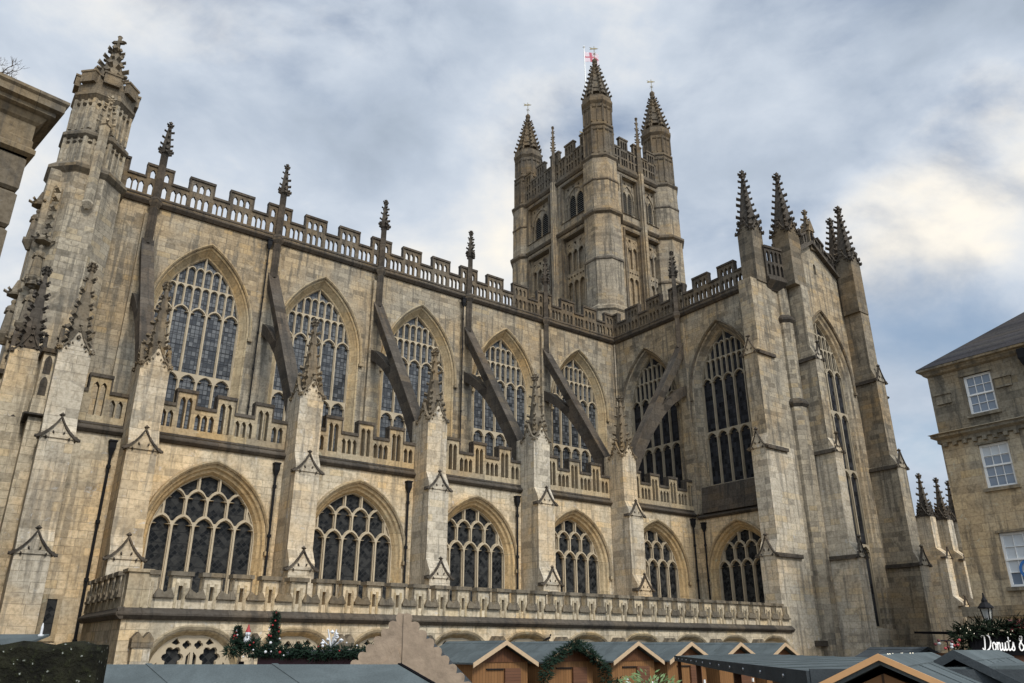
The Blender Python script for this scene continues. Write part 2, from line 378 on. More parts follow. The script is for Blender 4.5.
# ------------------------------------------------------------------ gothic shapes
def arch(w, zs, za, n=9, cu=0.0):
    h = za - zs; r = (w * w + h * h) / (2 * w); cx = -w + r; a1 = math.atan2(h, -cx) if True else 0
    pts = []
    for i in range(n + 1):
        a = math.pi + (a1 - math.pi) * i / n
        pts.append((cx + r * math.cos(a), zs + r * math.sin(a)))
    pts[-1] = (0.0, za)
    L = [(cu + u, z) for u, z in pts]
    return L + [(cu - u, z) for u, z in reversed(pts[:-1])]
def opening(w, sill, zs, za, n=9, cu=0.0): return [(cu - w, sill)] + arch(w, zs, za, n, cu) + [(cu + w, sill)]
def area(p): return .5 * sum(p[i][0] * p[(i + 1) % len(p)][1] - p[(i + 1) % len(p)][0] * p[i][1] for i in range(len(p)))
def clip(sub_, region):
    if area(region) < 0: region = region[::-1]
    out = sub_[:]
    for i in range(len(region)):
        a, b = region[i], region[(i + 1) % len(region)]
        if abs(a[0] - b[0]) + abs(a[1] - b[1]) < 1e-6: continue
        inp, out = out, []
        sd_ = lambda p: (b[0] - a[0]) * (p[1] - a[1]) - (b[1] - a[1]) * (p[0] - a[0])
        for k in range(len(inp)):
            p, q = inp[k - 1], inp[k]; sp_, sq = sd_(p), sd_(q)
            if (sp_ >= 0) != (sq >= 0):
                t = sp_ / (sp_ - sq); out.append((p[0] + (q[0] - p[0]) * t, p[1] + (q[1] - p[1]) * t))
            if sq >= 0: out.append(q)
        if not out: return []
    cl = []
    for p in out:
        if not cl or abs(p[0] - cl[-1][0]) + abs(p[1] - cl[-1][1]) > .004: cl.append(p)
    if cl and abs(cl[0][0] - cl[-1][0]) + abs(cl[0][1] - cl[-1][1]) < .004: cl.pop()
    return cl
def cell(x0, x1, zb, zt, g, cusp=0.0, bot='flat', vb=0.0, hr=1.0, n=5):
    """one light: arched head, optional cusps, flat or V foot"""
    a, b = x0 + g, x1 - g; w = (b - a) / 2; c = (a + b) / 2; h = min(w * 1.25 * hr, (zt - zb) * .6)
    zs = zt - g - h; L = arch(w, zs, zt - g, n, c)
    if cusp:
        out = []
        for i, p in enumerate(L):
            out.append(p)
            if i in (1, len(L) - 3):
                q = L[i + 1]; m = ((p[0] + q[0]) / 2, (p[1] + q[1]) / 2); dx, dz = c - m[0], (zs + h * .35) - m[1]
                l = math.hypot(dx, dz); k = cusp * w / l; e = .28
                out.append((m[0] + (p[0] - m[0]) * e, m[1] + (p[1] - m[1]) * e)); out.append((m[0] + dx * k, m[1] + dz * k)); out.append((m[0] + (q[0] - m[0]) * e, m[1] + (q[1] - m[1]) * e))
        L = out
    if bot == 'flat': foot = [(b, zb + g), (a, zb + g)]
    elif bot == 'v': foot = [(b, zb + vb + g), (c, zb + g * 1.6), (a, zb + vb + g)]
    elif bot == 'l': foot = [(b, zb + vb + g), (a, zb + g * 1.2)]      # foot low on the left
    else: foot = [(b, zb + g * 1.2), (a, zb + vb + g)]
    return L + foot
def ext(x, cells, g):
    '''height of the moulded heads of the row below at x, plus the mullion allowance'''
    z = -99
    for x0, x1, head, h in cells:
        if x0 - 1e-4 <= x <= x1 + 1e-4:
            w = (x1 - x0) / 2; r = (w * w + h * h) / (2 * w); zs = head - h; d = abs(x - (x0 + x1) / 2); q = r * r - (d + r - w) ** 2
            z = max(z, zs + math.sqrt(max(0, q)))
    return z + g
def panel(x0, x1, below, zt, g, cusp=0.0, n=4, m=7):
    a, b = x0 + g, x1 - g; w = (b - a) / 2; c = (a + b) / 2; h = w * 1.2
    foot = [(b + (a - b) * i / m, ext(b + (a - b) * i / m, below, g * 1.25)) for i in range(m + 1)]
    zt = max(zt, max(z for _, z in foot) + .12 + h)
    L = cell(x0, x1, min(z for _, z in foot) - 1, zt, g, cusp, n=n)[:-2]
    return L + foot
def tracery_mesh(mb, outer_fn, cells, layers):
    """layers: (mullion half width, back depth, front depth)"""
    for g, d0, d1 in layers:
        reg = outer_fn(g); hs = []
        for cfn in cells:
            p = clip(cfn(g), reg)
            if len(p) > 2 and abs(area(p)) > .022: hs.append(p)
        big = outer_fn(-.03)
        mb.plate(LOC, big, hs, d0, d1, back=False)
def reveal(mb, rings, sill, n=9, sillrise=.0):
    mb.cur = 1
    """rings: (half width, spring, apex, depth, sill)"""
    mb.loft([[LOC(u, z, d) for u, z in opening(w, sl, zs, za, n)] for w, zs, za, d, sl in rings], True)
    mb.cur = 0
def hood(mb, w, zs, za, drop=.3, t=.14, pr=.15):
    prof = [(0, 0), (0, pr * .55), (.06, pr), (t * .75, pr), (t, 0)]
    rings = []
    for e, d in prof:
        pts = arch(w + e, zs, za + e * 1.25, 11); pts = [(-w - e, zs - drop)] + pts + [(w + e, zs - drop)]
        rings.append([LOC(u, z, d) for u, z in pts])
    mb.loft(rings, False)
    for sgn in (-1, 1): mb.fbox(LOC, sgn * (w + t / 2) - t * .8, sgn * (w + t / 2) + t * .8, zs - drop - .16, zs - drop, 0, pr * 1.1)

def perp_cells(hw, n, sill, transoms, head, t1, t2, za):
    w = 2 * hw / n; cs = []
    levels = [sill] + transoms
    for k, zb in enumerate(levels):
        zt = levels[k + 1] if k + 1 < len(levels) else head
        for i in range(n):
            x = -hw + i * w
            cs.append(lambda g, x=x, zb=zb, zt=zt: cell(x, x + w, zb, zt, g, .42))
    hh = w * .5 * 1.3
    row0 = [(-hw + i * w, -hw + (i + 1) * w, head, hh) for i in range(n)]
    h2 = w * .25 * 1.3
    row2 = [(-hw + i * w / 2, -hw + (i + 1) * w / 2, t2, h2) for i in range(2 * n)]
    for i in range(2 * n):
        x = -hw + i * w / 2
        cs.append(lambda g, x=x: panel(x, x + w / 2, row0, t1, g * .8, 0))
        cs.append(lambda g, x=x: cell(x, x + w / 2, t1 - .01, t2, g * .8, .0, 'flat', 0, n=4))
    for i in range(n + 1):
        x = -hw + (i - .5) * w
        cs.append(lambda g, x=x: panel(x, x + w, row2, za + .6, g * .8, 0, m=12))
    return cs

def finish_window(name, mb, hoodargs, glassout, gd, gmat, parent, loc, rot, mat='trac', hmat='trim', rmat='reveal'):
    o = mb.build(name, [mat, rmat], parent, loc, rot)
    hb = MB(); hood(hb, *hoodargs); sub(hb, 'hood_mould', hmat, o)
    gb = MB(); gb.plate(LOC, glassout, [], gd - .02, gd, back=False, sides=False); sub(gb, 'glass', gmat, o)
    return o

def crocketed_spire(mb, cx, cy, z0, z1, w, lv, cr, rot=math.pi / 4, n=4, fin=True, tip=.06):
    zt = z1 - (.42 if fin else 0) * min(1, w)
    mb.lathe(cx, cy, [(w * .7071 * (1 if n == 4 else 1.4), z0), (tip * 1.4, zt)], n, rot)
    lv = max(2, int(lv * 1.15))
    for k in range(lv):
        t = (k + .3) / lv; z = z0 + (zt - z0) * t; r = w * .7071 * (1 if n == 4 else 1.4) * (1 - t) + tip * 1.4 * t
        for i in range(n):
            a = rot + 2 * math.pi * i / n; o = Vector((math.cos(a), math.sin(a), 0))
            mb.crocket(Vector((cx, cy, z)) + o * r * .9, o, cr * (1.4 - .5 * t) * random.uniform(.75, 1.2))
    if fin:
        for zz, rr in ((zt + .02, cr * 1.0), (zt + cr * 1.3, cr * 1.25), (zt + cr * 2.6, cr * .7)):
            for i in range(4):
                a = rot + math.pi / 2 * i; o = Vector((math.cos(a), math.sin(a), 0)); mb.crocket(Vector((cx, cy, zz)) + o * rr * .25, o, rr * .85)
        mb.lathe(cx, cy, [(.06, zt - .1), (.09, zt + cr), (.05, zt + cr * 2), (.09, zt + cr * 3), (.02, z1)], 6)
def gablet(mb, fr, cu, z, w, h, d, cr=.09, face=None):
    keep = mb.cur; mb.cur = face if face is not None else keep
    mb.prism(fr, [(cu - w / 2, z), (cu + w / 2, z), (cu, z + h)], d - .06, d)
    mb.cur = keep
    t_ = min(.075, w * .07)
    for sg in (-1, 1):                       # ogee drip mouldings rising to a knob, leaf cusps hanging inside
        P = [(w / 2 + .12, z - .07), (w / 2 - .02, z + .0), (w * .34, z + h * .22), (w * .17, z + h * .58), (0.0, z + h + .06)]
        for (a0, a1), (b0, b1) in zip(P[:-1], P[1:]):
            mb.prism(fr, [(cu + sg * a0, a1), (cu + sg * b0, b1), (cu + sg * b0, b1 + t_ * 1.5), (cu + sg * a0, a1 + t_ * 1.3)], d - .08, d + .06)
        for q, k in ((.36, .12), (.18, .42)):
            mb.crocket(fr(cu + sg * w * q, z + h * k - .05, d + .01), fr.U * -sg * .5 + Vector((0, 0, -.7)), cr * .8)
        mb.crocket(fr(cu + sg * (w / 2 + .06), z - .02, d), fr.U * sg + Vector((0, 0, -.3)), cr * .9)
    mb.blob(fr(cu, z + h + .2, d - .02), cr * 1.1)

# ------------------------------------------------------------------ the setting
gb = MB(); gb.box(-400, 400, -400, 400, -ZO - .3, -ZO); ground = gb.build('ground', 'paving'); tag(ground, kind='structure')

# ------------------------------------------------------------------ the abbey
YC, YA, XT, YT, YL = 38.0, 31.7, 37.8, 25.0, 24.6
PX = [5.85, 12.2, 18.5, 24.8, 31.1]; BAY = 6.3
WX = [9.02, 15.32, 21.65, 28.0, 34.3]
abbey = thing('abbey_church', 'great gothic abbey church of weathered honey stone with central tower and pinnacled buttresses', 'church', (20, 31, 0))
FC, FA, FT, FS, FL = F(0, YC, 'S'), F(0, YA, 'S'), F(XT, 0, 'W'), F(0, YT, 'S'), F(0, YL, 'S')

def string(mb, fr, u0, u1, z, h=.24, pr=.2):
    prof = [(0, z - h), (pr * .45, z - h), (pr, z - h * .45), (pr, z - h * .2), (.0, z + .12)]
    mb.loft([[fr(u0, zz, d) for d, zz in prof], [fr(u1, zz, d) for d, zz in prof]], True, True, True)

# walls with pointed openings
CLO = dict(w=2.45, sill=8.6, zs=15.2, za=19.45)
b = MB(); b.plate(FC, [(3.4, 7.4), (XT, 7.4), (XT, 21.0), (3.4, 21.0)], [opening(CLO['w'], CLO['sill'], CLO['zs'], CLO['za'], 9, x - .1) for x in WX], -.9, 0, back=False)
for x in PX: b.fbox(FC, x - .36, x + .36, 7.6, 20.2, .01, .24)
b.build('nave_wall', 'grey', abbey)
AO = dict(w=2.34, sill=.9, zs=3.95, za=6.88)
AX = [x - .1 for x in WX]
b = MB(); b.plate(FA, [(1.2, -ZO), (XT, -ZO), (XT, 7.64), (1.2, 7.64)], [opening(AO['w'], AO['sill'], AO['zs'], AO['za'], 9, x) for x in AX], -.8, 0, back=False)
b.build('aisle_wall', 'warm', abbey)
TW = [-35.0, -28.72]
b = MB(); b.plate(FT, [(-YC, 7.45), (-24.95, 7.45), (-24.95, 21.0), (-YC, 21.0)], [opening(2.45, CLO['sill'] if u < -30 else 9.2, CLO['zs'], CLO['za'], 9, u) for u in TW], -.9, 0, back=False)
b.fbox(FT, -31.65 - .36, -31.65 + .36, 7.6, 20.2, .01, .24)
b.build('transept_wall', 'grey', abbey)
b = MB(); b.plate(FT, [(-YA, -ZO), (-24.95, -ZO), (-24.95, 7.45), (-YA, 7.45)], [opening(AO['w'], AO['sill'], AO['zs'], AO['za'], 9, -28.72)], -.8, 0, back=False)
b.build('transept_wall', 'warm', abbey)
SX = 43.6
b = MB(); b.plate(FS, [(39.3, -ZO), (47.6, -ZO), (47.6, 22.6), (SX, 25.35), (39.3, 22.6)],
                  [opening(2.5, 1.0, 15.6, 20.3, 9, SX), [(SX + .1, 23.1), (SX + .38, 23.1), (SX + .38, 23.75), (SX + .24, 23.9), (SX + .1, 23.75)]], -1.0, 0, back=False)
b.build('transept_wall', 'grey', abbey)
b = MB()                                    # the bodies behind the walls
b.box(3.2, 47.3, YC + .95, 52, -ZO, 20.9); b.box(1.3, XT - .95, YA + .85, YC + .9, -ZO, 7.3)
b.box(XT + .95, 49.2, YT + 1.05, YC + 1.5, -ZO, 20.9)
b.box(49.1, 72, YC + .5, 52, -ZO, 20.9); b.box(49.1, 86, YA + .3, YC + .6, -ZO, 7.6)
b.build('inner_wall', 'mid', abbey)
b = MB()
b.hexa([(1.3, YA + .4, 8.0), (XT, YA + .4, 8.0), (XT, YC, 8.35), (1.3, YC, 8.35), (1.3, YA + .4, 8.1), (XT, YA + .4, 8.1), (XT, YC, 8.5), (1.3, YC, 8.5)])
b.hexa([(3.4, YC + .6, 20.95), (40, YC + .6, 20.95), (40, 45, 22.0), (3.4, 45, 22.0), (3.4, YC + .6, 21.05), (40, YC + .6, 21.05), (40, 45, 22.2), (3.4, 45, 22.2)])
b.hexa([(3.4, 45, 22.0), (40, 45, 22.0), (40, 52, 20.95), (3.4, 52, 20.95), (3.4, 45, 22.2), (40, 45, 22.2), (40, 52, 21.05), (3.4, 52, 21.05)])
b.hexa([(XT + .5, YT + .5, 21), (SX, YT + .5, 24.4), (SX, 40, 24.4), (XT + .5, 40, 21), (XT + .5, YT + .5, 21.2), (SX, YT + .5, 24.6), (SX, 40, 24.6), (XT + .5, 40, 21.2)])
b.hexa([(SX, YT + .5, 24.4), (49.2, YT + .5, 21), (49.2, 40, 21), (SX, 40, 24.4), (SX, YT + .5, 24.6), (49.2, YT + .5, 21.2), (49.2, 40, 21.2), (SX, 40, 24.6)])
b.hexa([(49.1, YA + .3, 7.6), (86, YA + .3, 7.6), (86, YC + .5, 9), (49.1, YC + .5, 9), (49.1, YA + .3, 7.8), (86, YA + .3, 7.8), (86, YC + .5, 9.2), (49.1, YC + .5, 9.2)])
b.build('roof', 'lead', abbey)

# clerestory windows
HW = 2.08
CX_ = [x - .1 for x in WX]
def cl_window(sill, parent, loc, rot, gmat):
    b = MB()
    reveal(b, [(2.45, 15.2, 19.45, 0, sill), (2.38, 15.2, 19.36, -.05, sill + .03), (2.36, 15.2, 19.33, -.12, sill + .06), (2.14, 15.2, 19.08, -.42, sill + .1), (HW + .01, 15.2, 19.0, -.46, sill + .14), (HW, 15.2, 19.0, -.75, sill + .14)], sill)
    tracery_mesh(b, lambda g: opening(HW - g * .6, sill + .12, 15.2, 19.0 - g * .6, 9), perp_cells(HW, 5, sill + .12, [12.62], 16.15, 17.3, 18.35, 19.0), [(.064, -.72, -.58), (.034, -.58, -.50)])
    return finish_window('window', b, (2.47, 15.2, 19.47), opening(HW, sill + .1, 15.2, 19.0), -.66, gmat, parent, loc, rot, *(('tracg', 'mid', 'grey') if gmat == 'glassT' else ()))
w0 = cl_window(8.6, abbey, (CX_[0], YC, 0), 0, 'glassU')
for x in CX_[1:]: dup(w0, Vector((x, YC, ZO)) - abbey.location)
w1 = cl_window(8.6, abbey, (XT, 35.0, 0), R(-90), 'glassT')
w2 = cl_window(9.2, abbey, (XT, 28.72, 0), R(-90), 'glassT')
b = MB(); b.loft([[FT(u, z, d) for d, z in ((-.5, 9.2), (.0, 9.2), (.03, 9.1), (.22, 7.62), (-.2, 7.62))] for u in (-31.1, -26.4)], True, True, True)
b.build('window_sill', 'dark', abbey)

# south transept window
def s_window():
    b = MB(); za = 20.3
    reveal(b, [(2.5, 15.6, 20.3, 0, 1.0), (2.4, 15.6, 20.15, -.05, 1.03), (2.34, 15.6, 20.05, -.16, 1.06), (2.22, 15.6, 19.9, -.22, 1.1), (2.12, 15.6, 19.75, -.42, 1.15), (2.12, 15.6, 19.75, -.7, 1.15)], 1)
    tracery_mesh(b, lambda g: opening(2.12 - g * .6, 1.15, 15.6, 19.75 - g * .6, 9), perp_cells(2.12, 5, 1.15, [5.75, 10.2, 13.85], 16.7, 17.95, 18.9, 19.7), [(.085, -.62, -.50), (.05, -.50, -.42)])
    return finish_window('window', b, (2.52, 15.6, 20.32), opening(2.12, 1.1, 15.6, 19.75), -.56, 'glassT', abbey, (SX, YT, 0), 0, 'tracg', 'mid', 'grey')
s_window()

# aisle windows
def aisle_window(parent, loc, rot):
    b = MB(); hw, zs, za = 2.02, 3.95, 6.52
    reveal(b, [(2.34, zs, 6.88, 0, .9), (2.25, zs, 6.78, -.05, .93), (2.2, zs, 6.72, -.16, .95), (2.11, zs, 6.62, -.22, .97), (hw + .01, zs, za, -.40, 1.0), (hw, zs, za, -.7, 1.0)], .9)
    w = 2 * hw / 5; cs = []; h5 = w * .5 * 1.3
    row0 = [(-hw + i * w, -hw + (i + 1) * w, 4.84, h5) for i in range(-1, 6)]
    row1 = [(-hw + (i + .5) * w, -hw + (i + 1.5) * w, 5.86, h5) for i in range(-1, 5)]
    for i in range(5): cs.append(lambda g, x=-hw + i * w: cell(x, x + w, 1.0, 4.84, g, .5, hr=1.04, n=6))
    for i in range(-1, 5): cs.append(lambda g, x=-hw + (i + .5) * w: panel(x, x + w, row0, 5.86, g, .5, n=6))
    for i in range(5): cs.append(lambda g, x=-hw + i * w: panel(x, x + w, row1, 7.4, g, 0))
    tracery_mesh(b, lambda g: opening(hw - g * .6, 1.0, zs, za - g * .6, 9), cs, [(.068, -.66, -.50), (.034, -.50, -.41)])
    return finish_window('window', b, (2.36, zs, 6.9), opening(hw, .95, zs, za), -.60, 'glassA', parent, loc, rot)
a0 = aisle_window(abbey, (AX[0], YA, 0), 0)
for x in AX[1:]: dup(a0, Vector((x, YA, ZO)) - abbey.location)
dup(a0, Vector((XT, 28.72, ZO)) - abbey.location, R(-90))
# small slit window by the west end
b = MB(); b.plate(FA, [(3.85, .25), (4.45, .25), (4.45, 1.75), (3.85, 1.75)], [[(4.0, .42), (4.3, .42), (4.3, 1.6), (4.0, 1.6)]], .0, .05)
sw = b.build('window', 'trim', abbey)
b = MB(); b.plate(FA, [(4.0, .42), (4.3, .42), (4.3, 1.6), (4.0, 1.6)], [], .0, .012, back=False, sides=False); sub(b, 'glass', 'glassA', sw)

# string courses
b = MB(); string(b, FC, 3.6, XT - .1, 21.02, .26, .24)
string(b, FT, -YC + .3, -25.8, 21.02, .26, .24); string(b, FA, 2.6, XT - .2, 7.66, .2, .2); string(b, FT, -YA + .2, -25.9, 7.5, .2, .2)
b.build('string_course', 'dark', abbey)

# pierced battlements
def pierced(period, crw, z_low, z_cren, z_mer, nl, n_cren, n_mer, x0, x1, start, low0, upper=True, lw=.2):
    """outline (crenellated) and openings of a pierced parapet between x0 and x1; merlons centred on start+k*period"""
    mw = period - crw; ol = [(x0, z_low), (x1, z_low)]; holes = []; top = []; copings = []
    k0 = int((x0 - start) / period) - 2; k1 = int((x1 - start) / period) + 2; runs = []
    for k in range(k0, k1 + 1):
        c = start + k * period; runs.append((c - mw / 2, c + mw / 2, True)); runs.append((c + mw / 2, c + mw / 2 + crw, False))
    for a, e, mer in runs:
        a2, e2 = max(a, x0), min(e, x1)
        if e2 - a2 < .02: continue
        z = z_mer if mer else z_cren; top += [(a2, z), (e2, z)]; copings.append((a2, e2, z, mer))
        n_ = n_mer if mer else n_cren; wdt = e - a; mg = .1 if mer else .03; pitch = (wdt - 2 * mg) / n_
        for i in range(n_):
            ha = a + mg + i * pitch + (pitch - lw) / 2; hb = ha + lw
            if ha < a2 + .03 or hb > e2 - .03: continue
            def hole(zb, zt): return [(ha, zb), (hb, zb), (hb, zt - lw * .7), ((ha + hb) / 2 + lw * .22, zt - lw * .25), ((ha + hb) / 2, zt), ((ha + hb) / 2 - lw * .22, zt - lw * .25), (ha, zt - lw * .7)]
            if upper: holes.append(hole(low0, z_cren - .22))
            else: holes.append(hole(low0, z - .2))
            if mer and upper: holes.append(hole(z_cren + .06, z_mer - .2))
    return ol + top[::-1], holes, copings
def parapet(name, fr, args, d0, d1, mat, cap, cmat=None):
    ol, hs, cps = pierced(**args); b = MB(); b.plate(fr, ol, hs, d0, d1)
    b.cur = 1
    zl = None
    for a, e, z, mer in cps:
        ov = cap if mer else -.0
        b.fbox(fr, a - ov, e + ov, z - .03, z + .10, d0 - cap, d1 + cap)
        if mer:                              # coping returns down the sides of each merlon
            zc = args['z_cren']
            for s_, q in ((a, -1), (e, 1)):
                if s_ > args['x0'] + .05 and s_ < args['x1'] - .05: b.fbox(fr, s_ - (.0 if q > 0 else cap * .9), s_ + (cap * .9 if q > 0 else .0), zc + .101, z - .031, d0 - cap * .7, d1 + cap * .7)
    b.fbox(fr, args['x0'], args['x1'], args['z_low'] + .12, args['z_low'] + .2, d0 - .03, d1 + .035)
    return b.build(name, [mat, cmat or mat], abbey)
UP = dict(period=2.1, crw=.9, z_low=21.0, z_cren=22.16, z_mer=22.92, nl=3, n_cren=3, n_mer=3, low0=21.27, lw=.225)
for x0, x1 in [(4.0, PX[0])] + [(PX[i], PX[i + 1]) for i in range(4)] + [(PX[4], 37.7)]:
    parapet('parapet', FC, dict(UP, x0=x0, x1=x1, start=PX[0] if x1 < 13 else x0), .02, .18, 'towerdark', .07, 'dark')
parapet('parapet', FT, dict(UP, x0=-37.95, x1=-31.65, start=-31.65), -.05, .2, 'towerdark', .07, 'dark')
parapet('parapet', FT, dict(UP, x0=-31.65, x1=-25.75, start=-31.65), -.05, .2, 'towerdark', .07, 'dark')
AP = dict(period=1.58, crw=.86, z_low=7.66, z_cren=9.0, z_mer=9.62, nl=2, n_cren=3, n_mer=2, low0=8.12, upper=False, lw=.205)
xs = [3.7] + PX + [37.75]
for i in range(6):
    parapet('parapet', FA, dict(AP, x0=xs[i] + (.0 if i == 0 else .56), x1=xs[i + 1] - (.56 if i < 5 else 0), start=(PX[i - 1] if i else PX[0])), -.3, .02, 'trim', .06, 'dark')

# nave piers, their pinnacles and flying buttresses
def pier_mesh(mb, fr, cu, w=1.05, dA=1.75, dB=1.42, dC=1.12, zg1=3.15, zg2=7.05, ztop=10.25, back=-.35):
    h = w / 2
    mb.cur = 0
    mb.fbox(fr, cu - h, cu + h, -ZO, zg1, -.05, dA); mb.fbox(fr, cu - h, cu + h, zg1, zg2, -.05, dB); mb.fbox(fr, cu - h, cu + h, zg2, ztop, back, dC)
    for z, da, db in ((zg1, dA, dB), (zg2, dB, dC)):
        mb.loft([[fr(cu - h, z, da), fr(cu + h, z, da)], [fr(cu - h, z + .55, db), fr(cu + h, z + .55, db)]], False)
        for sg in (-1, 1): mb.face([fr(cu + sg * h, z, da), fr(cu + sg * h, z, db), fr(cu + sg * h, z + .55, db)])
    mb.cur = 1
    for z, da in ((zg1, dA), (zg2, dB)):
        gablet(mb, fr, cu, z - .28, w + .02, .62, da + .05, .1, 0)
        mb.fbox(fr, cu - h - .07, cu - h, z - .32, z - .18, da - .35, da + .1); mb.fbox(fr, cu + h, cu + h + .07, z - .32, z - .18, da - .35, da + .1)
def pinnacle_mesh(mb, fr, cu, d, z0, z1, w, lv=6, cr=.14, slim=.66):
    c = fr(cu, 0, d)
    for side in 'SWEN':
        f4 = F(c.x, c.y, side); gablet(mb, f4, 0, z0 - .15, w * .98, .78, w / 2 + .02, cr * .62, 1)
        for t in (-.5, -.25, .25, .5): mb.crocket(f4(w * t * 1.05, z0 - .1 + .3 * (1 - abs(t) * 2), w / 2 + .02), f4.Nn + Vector((0, 0, -.3)), cr * .62)
    crocketed_spire(mb, c.x, c.y, z0, z1, w * slim, lv, cr * .86)
    for k in range(8):
        a = math.pi / 4 * k
        for q in range(3):
            o = Vector((math.cos(a), math.sin(a), 0)); mb.crocket(Vector((c.x, c.y, z0 + .3 + q * .27 + .1 * (k % 2))) + o * (w * .46 - .05 * q), o, cr * random.uniform(.7, 1.05))
for x in PX + [3.1]:
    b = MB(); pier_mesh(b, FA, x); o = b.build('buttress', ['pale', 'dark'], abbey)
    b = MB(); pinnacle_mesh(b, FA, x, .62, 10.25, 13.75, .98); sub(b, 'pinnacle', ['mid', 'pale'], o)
FB = [(0, 19.05), (6.35, 9.35), (6.35, 8.5), (5.65, 8.5), (5.45, 9.1), (5.0, 9.95), (4.3, 11.15), (3.5, 12.3), (2.6, 13.4), (1.7, 14.25), (.8, 14.9), (0, 15.3)]
FBH = [(.12, 18.05), (1.3, 16.25), (2.75, 14.02), (2.3, 14.3), (1.75, 14.8), (.85, 15.5), (.12, 15.9)]
class Fly:                                  # profile (distance from wall, z), thickness across
    def __init__(s, p, out, side): s.p = Vector(p); s.out = Vector(out); s.side = Vector(side)
    def __call__(s, u, z, d=0.0): return s.p + s.out * u + s.side * d + Vector((0, 0, z))
def flying(p, out, side):
    b = MB(); fr = Fly(p, out, side); b.plate(fr, FB, [FBH], -.24, .24)
    n = Vector((6.35, -9.7)).normalized(); q = (-n.y * .12, n.x * .12)
    b.loft([[fr(u, z + .12, d) for d in (-.29, .29)] + [fr(u, z - .04, d) for d in (.29, -.29)] for u, z in ((.0, 19.05), (6.3, 9.43))], True, True, True)
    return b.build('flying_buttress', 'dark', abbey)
for x in PX: flying((x, YC, 0), (0, -1, 0), (1, 0, 0))
flying((XT, 31.65, 0), (-1, 0, 0), (0, -1, 0))
def wall_pinnacle(x, y):                     # slim shaft rising through the parapet
    b = MB(); b.lathe(x, y, [(.2, 18.5), (.2, 20.55), (.31, 20.75), (.31, 20.95), (.19, 21.1), (.18, 23.75)], 4, 0)
    for k in range(4):
        a = math.pi / 2 * k; o = Vector((math.cos(a), math.sin(a), 0)); b.crocket(Vector((x, y, 23.72)) + o * .16, o, .13); b.crocket(Vector((x, y, 23.98)) + o * .14, o, .14)
    crocketed_spire(b, x, y, 23.75, 25.5, .34, 4, .105, 0)
    return b.build('pinnacle', 'dark', abbey)
for x in PX: wall_pinnacle(x, YC - .34)
wall_pinnacle(XT - .34, 31.65)

# rainwater pipes with hopper heads
def pipe(x, y, z0, z1, hop=True, r=.052):
    b = MB(); b.sweep([(x, y, z0), (x, y, z1)], r, n=8)
    z = z0 + .8
    while z < z1 - .5: b.lathe(x, y, [(r * 1.6, z), (r * 1.6, z + .12)], 8); z += 2.0
    if hop: b.lathe(x, y, [(.07, z1 - .05), (.16, z1 + .2), (.16, z1 + .42), (.2, z1 + .44), (.2, z1 + .5)], 4)
    return b.build('rainwater_pipe', 'iron', abbey)
for x in (5.05, 11.35, 17.65, 23.95): pipe(x, YA - .14, -ZO, 6.75)
pipe(XT - .55, YA - .14, .9, 6.85); pipe(XT - .16, YA - .6, .9, 6.6)
b = MB(); b.sweep([(XT - .12, YC - .12, 8.5), (XT - .12, YC - .12, 20.7)], .06, n=8); b.build('rainwater_pipe', 'pale', abbey)
for x in (PX[1], PX[3]): pipe(x - .42, YC - .3, 8.4, 20.2, True, .035)

# transept corner buttresses
def stepped(name, fr, cu, w, stages, mats, zcap):
    """stages: (z top, outward distance) from the ground up"""
    b = MB(); h = w / 2; z0 = -ZO
    for i, (z1, d) in enumerate(stages):
        hh = h + .02 * (len(stages) - i); b.cur = 2 if i >= 2 else 0
        b.fbox(fr, cu - hh, cu + hh, z0, z1, -.6, d)
        if i + 1 < len(stages):
            d2 = stages[i + 1][1]; b.loft([[fr(cu - hh, z1, d), fr(cu + hh, z1, d)], [fr(cu - hh, z1 + .6, d2), fr(cu + hh, z1 + .6, d2)]], False)
            for sg in (-1, 1): b.face([fr(cu + sg * hh, z1, d), fr(cu + sg * hh, z1, d2), fr(cu + sg * hh, z1 + .6, d2)])
            b.cur = 1; gablet(b, fr, cu, z1 - .2, 2 * hh + .04, .85, d + .05, .13, 0)
            for sg in (-1, 1):
                u = cu + sg * (hh + .07); b.hexa([fr(u - .07, z1 - .30, d + .1), fr(u + .07, z1 - .30, d + .1), fr(u + .07, z1 - .30, .05), fr(u - .07, z1 - .30, .05),
                                                 fr(u - .07, z1 - .1, d + .1), fr(u + .07, z1 - .1, d + .1), fr(u + .07, z1 - .1, .05), fr(u - .07, z1 - .1, .05)])
        z0 = z1
    return b.build(name, mats, abbey)
LV = [4.75, 10.5, 16.1, 20.75]
def big_pinnacle(parent, cx, cy, w, z0, z1, zt, lv=8):
    b = MB(); b.box(cx - w / 2, cx + w / 2, cy - w / 2, cy + w / 2, z0, z1); c = sub(b, 'shaft', 'mid', parent)
    c.location = (0, 0, 0)
    b = MB(); pinnacle_mesh(b, F(cx, cy, 'S'), 0, 0, z1, zt, w * .98, lv, .19, .84); sub(b, 'pinnacle', ['dark', 'mid'], parent)
wb = stepped('buttress', FT, -25.35, .85, [(LV[0], 2.25), (LV[1], 1.95), (LV[2], 1.65), (LV[3], 1.4)], ['pale', 'dark', 'grey'], 0)
big_pinnacle(wb, 37.55, 25.35, 1.05, 20.7, 24.35, 28.7)
sb = stepped('buttress', FS, 40.12, .66, [(LV[0], 2.15), (LV[1], 1.8), (LV[2], 1.5), (LV[3], 1.25)], ['pale', 'dark', 'grey'], 0)
big_pinnacle(sb, 39.85, 24.35, 1.18, 20.7, 24.5, 28.95)
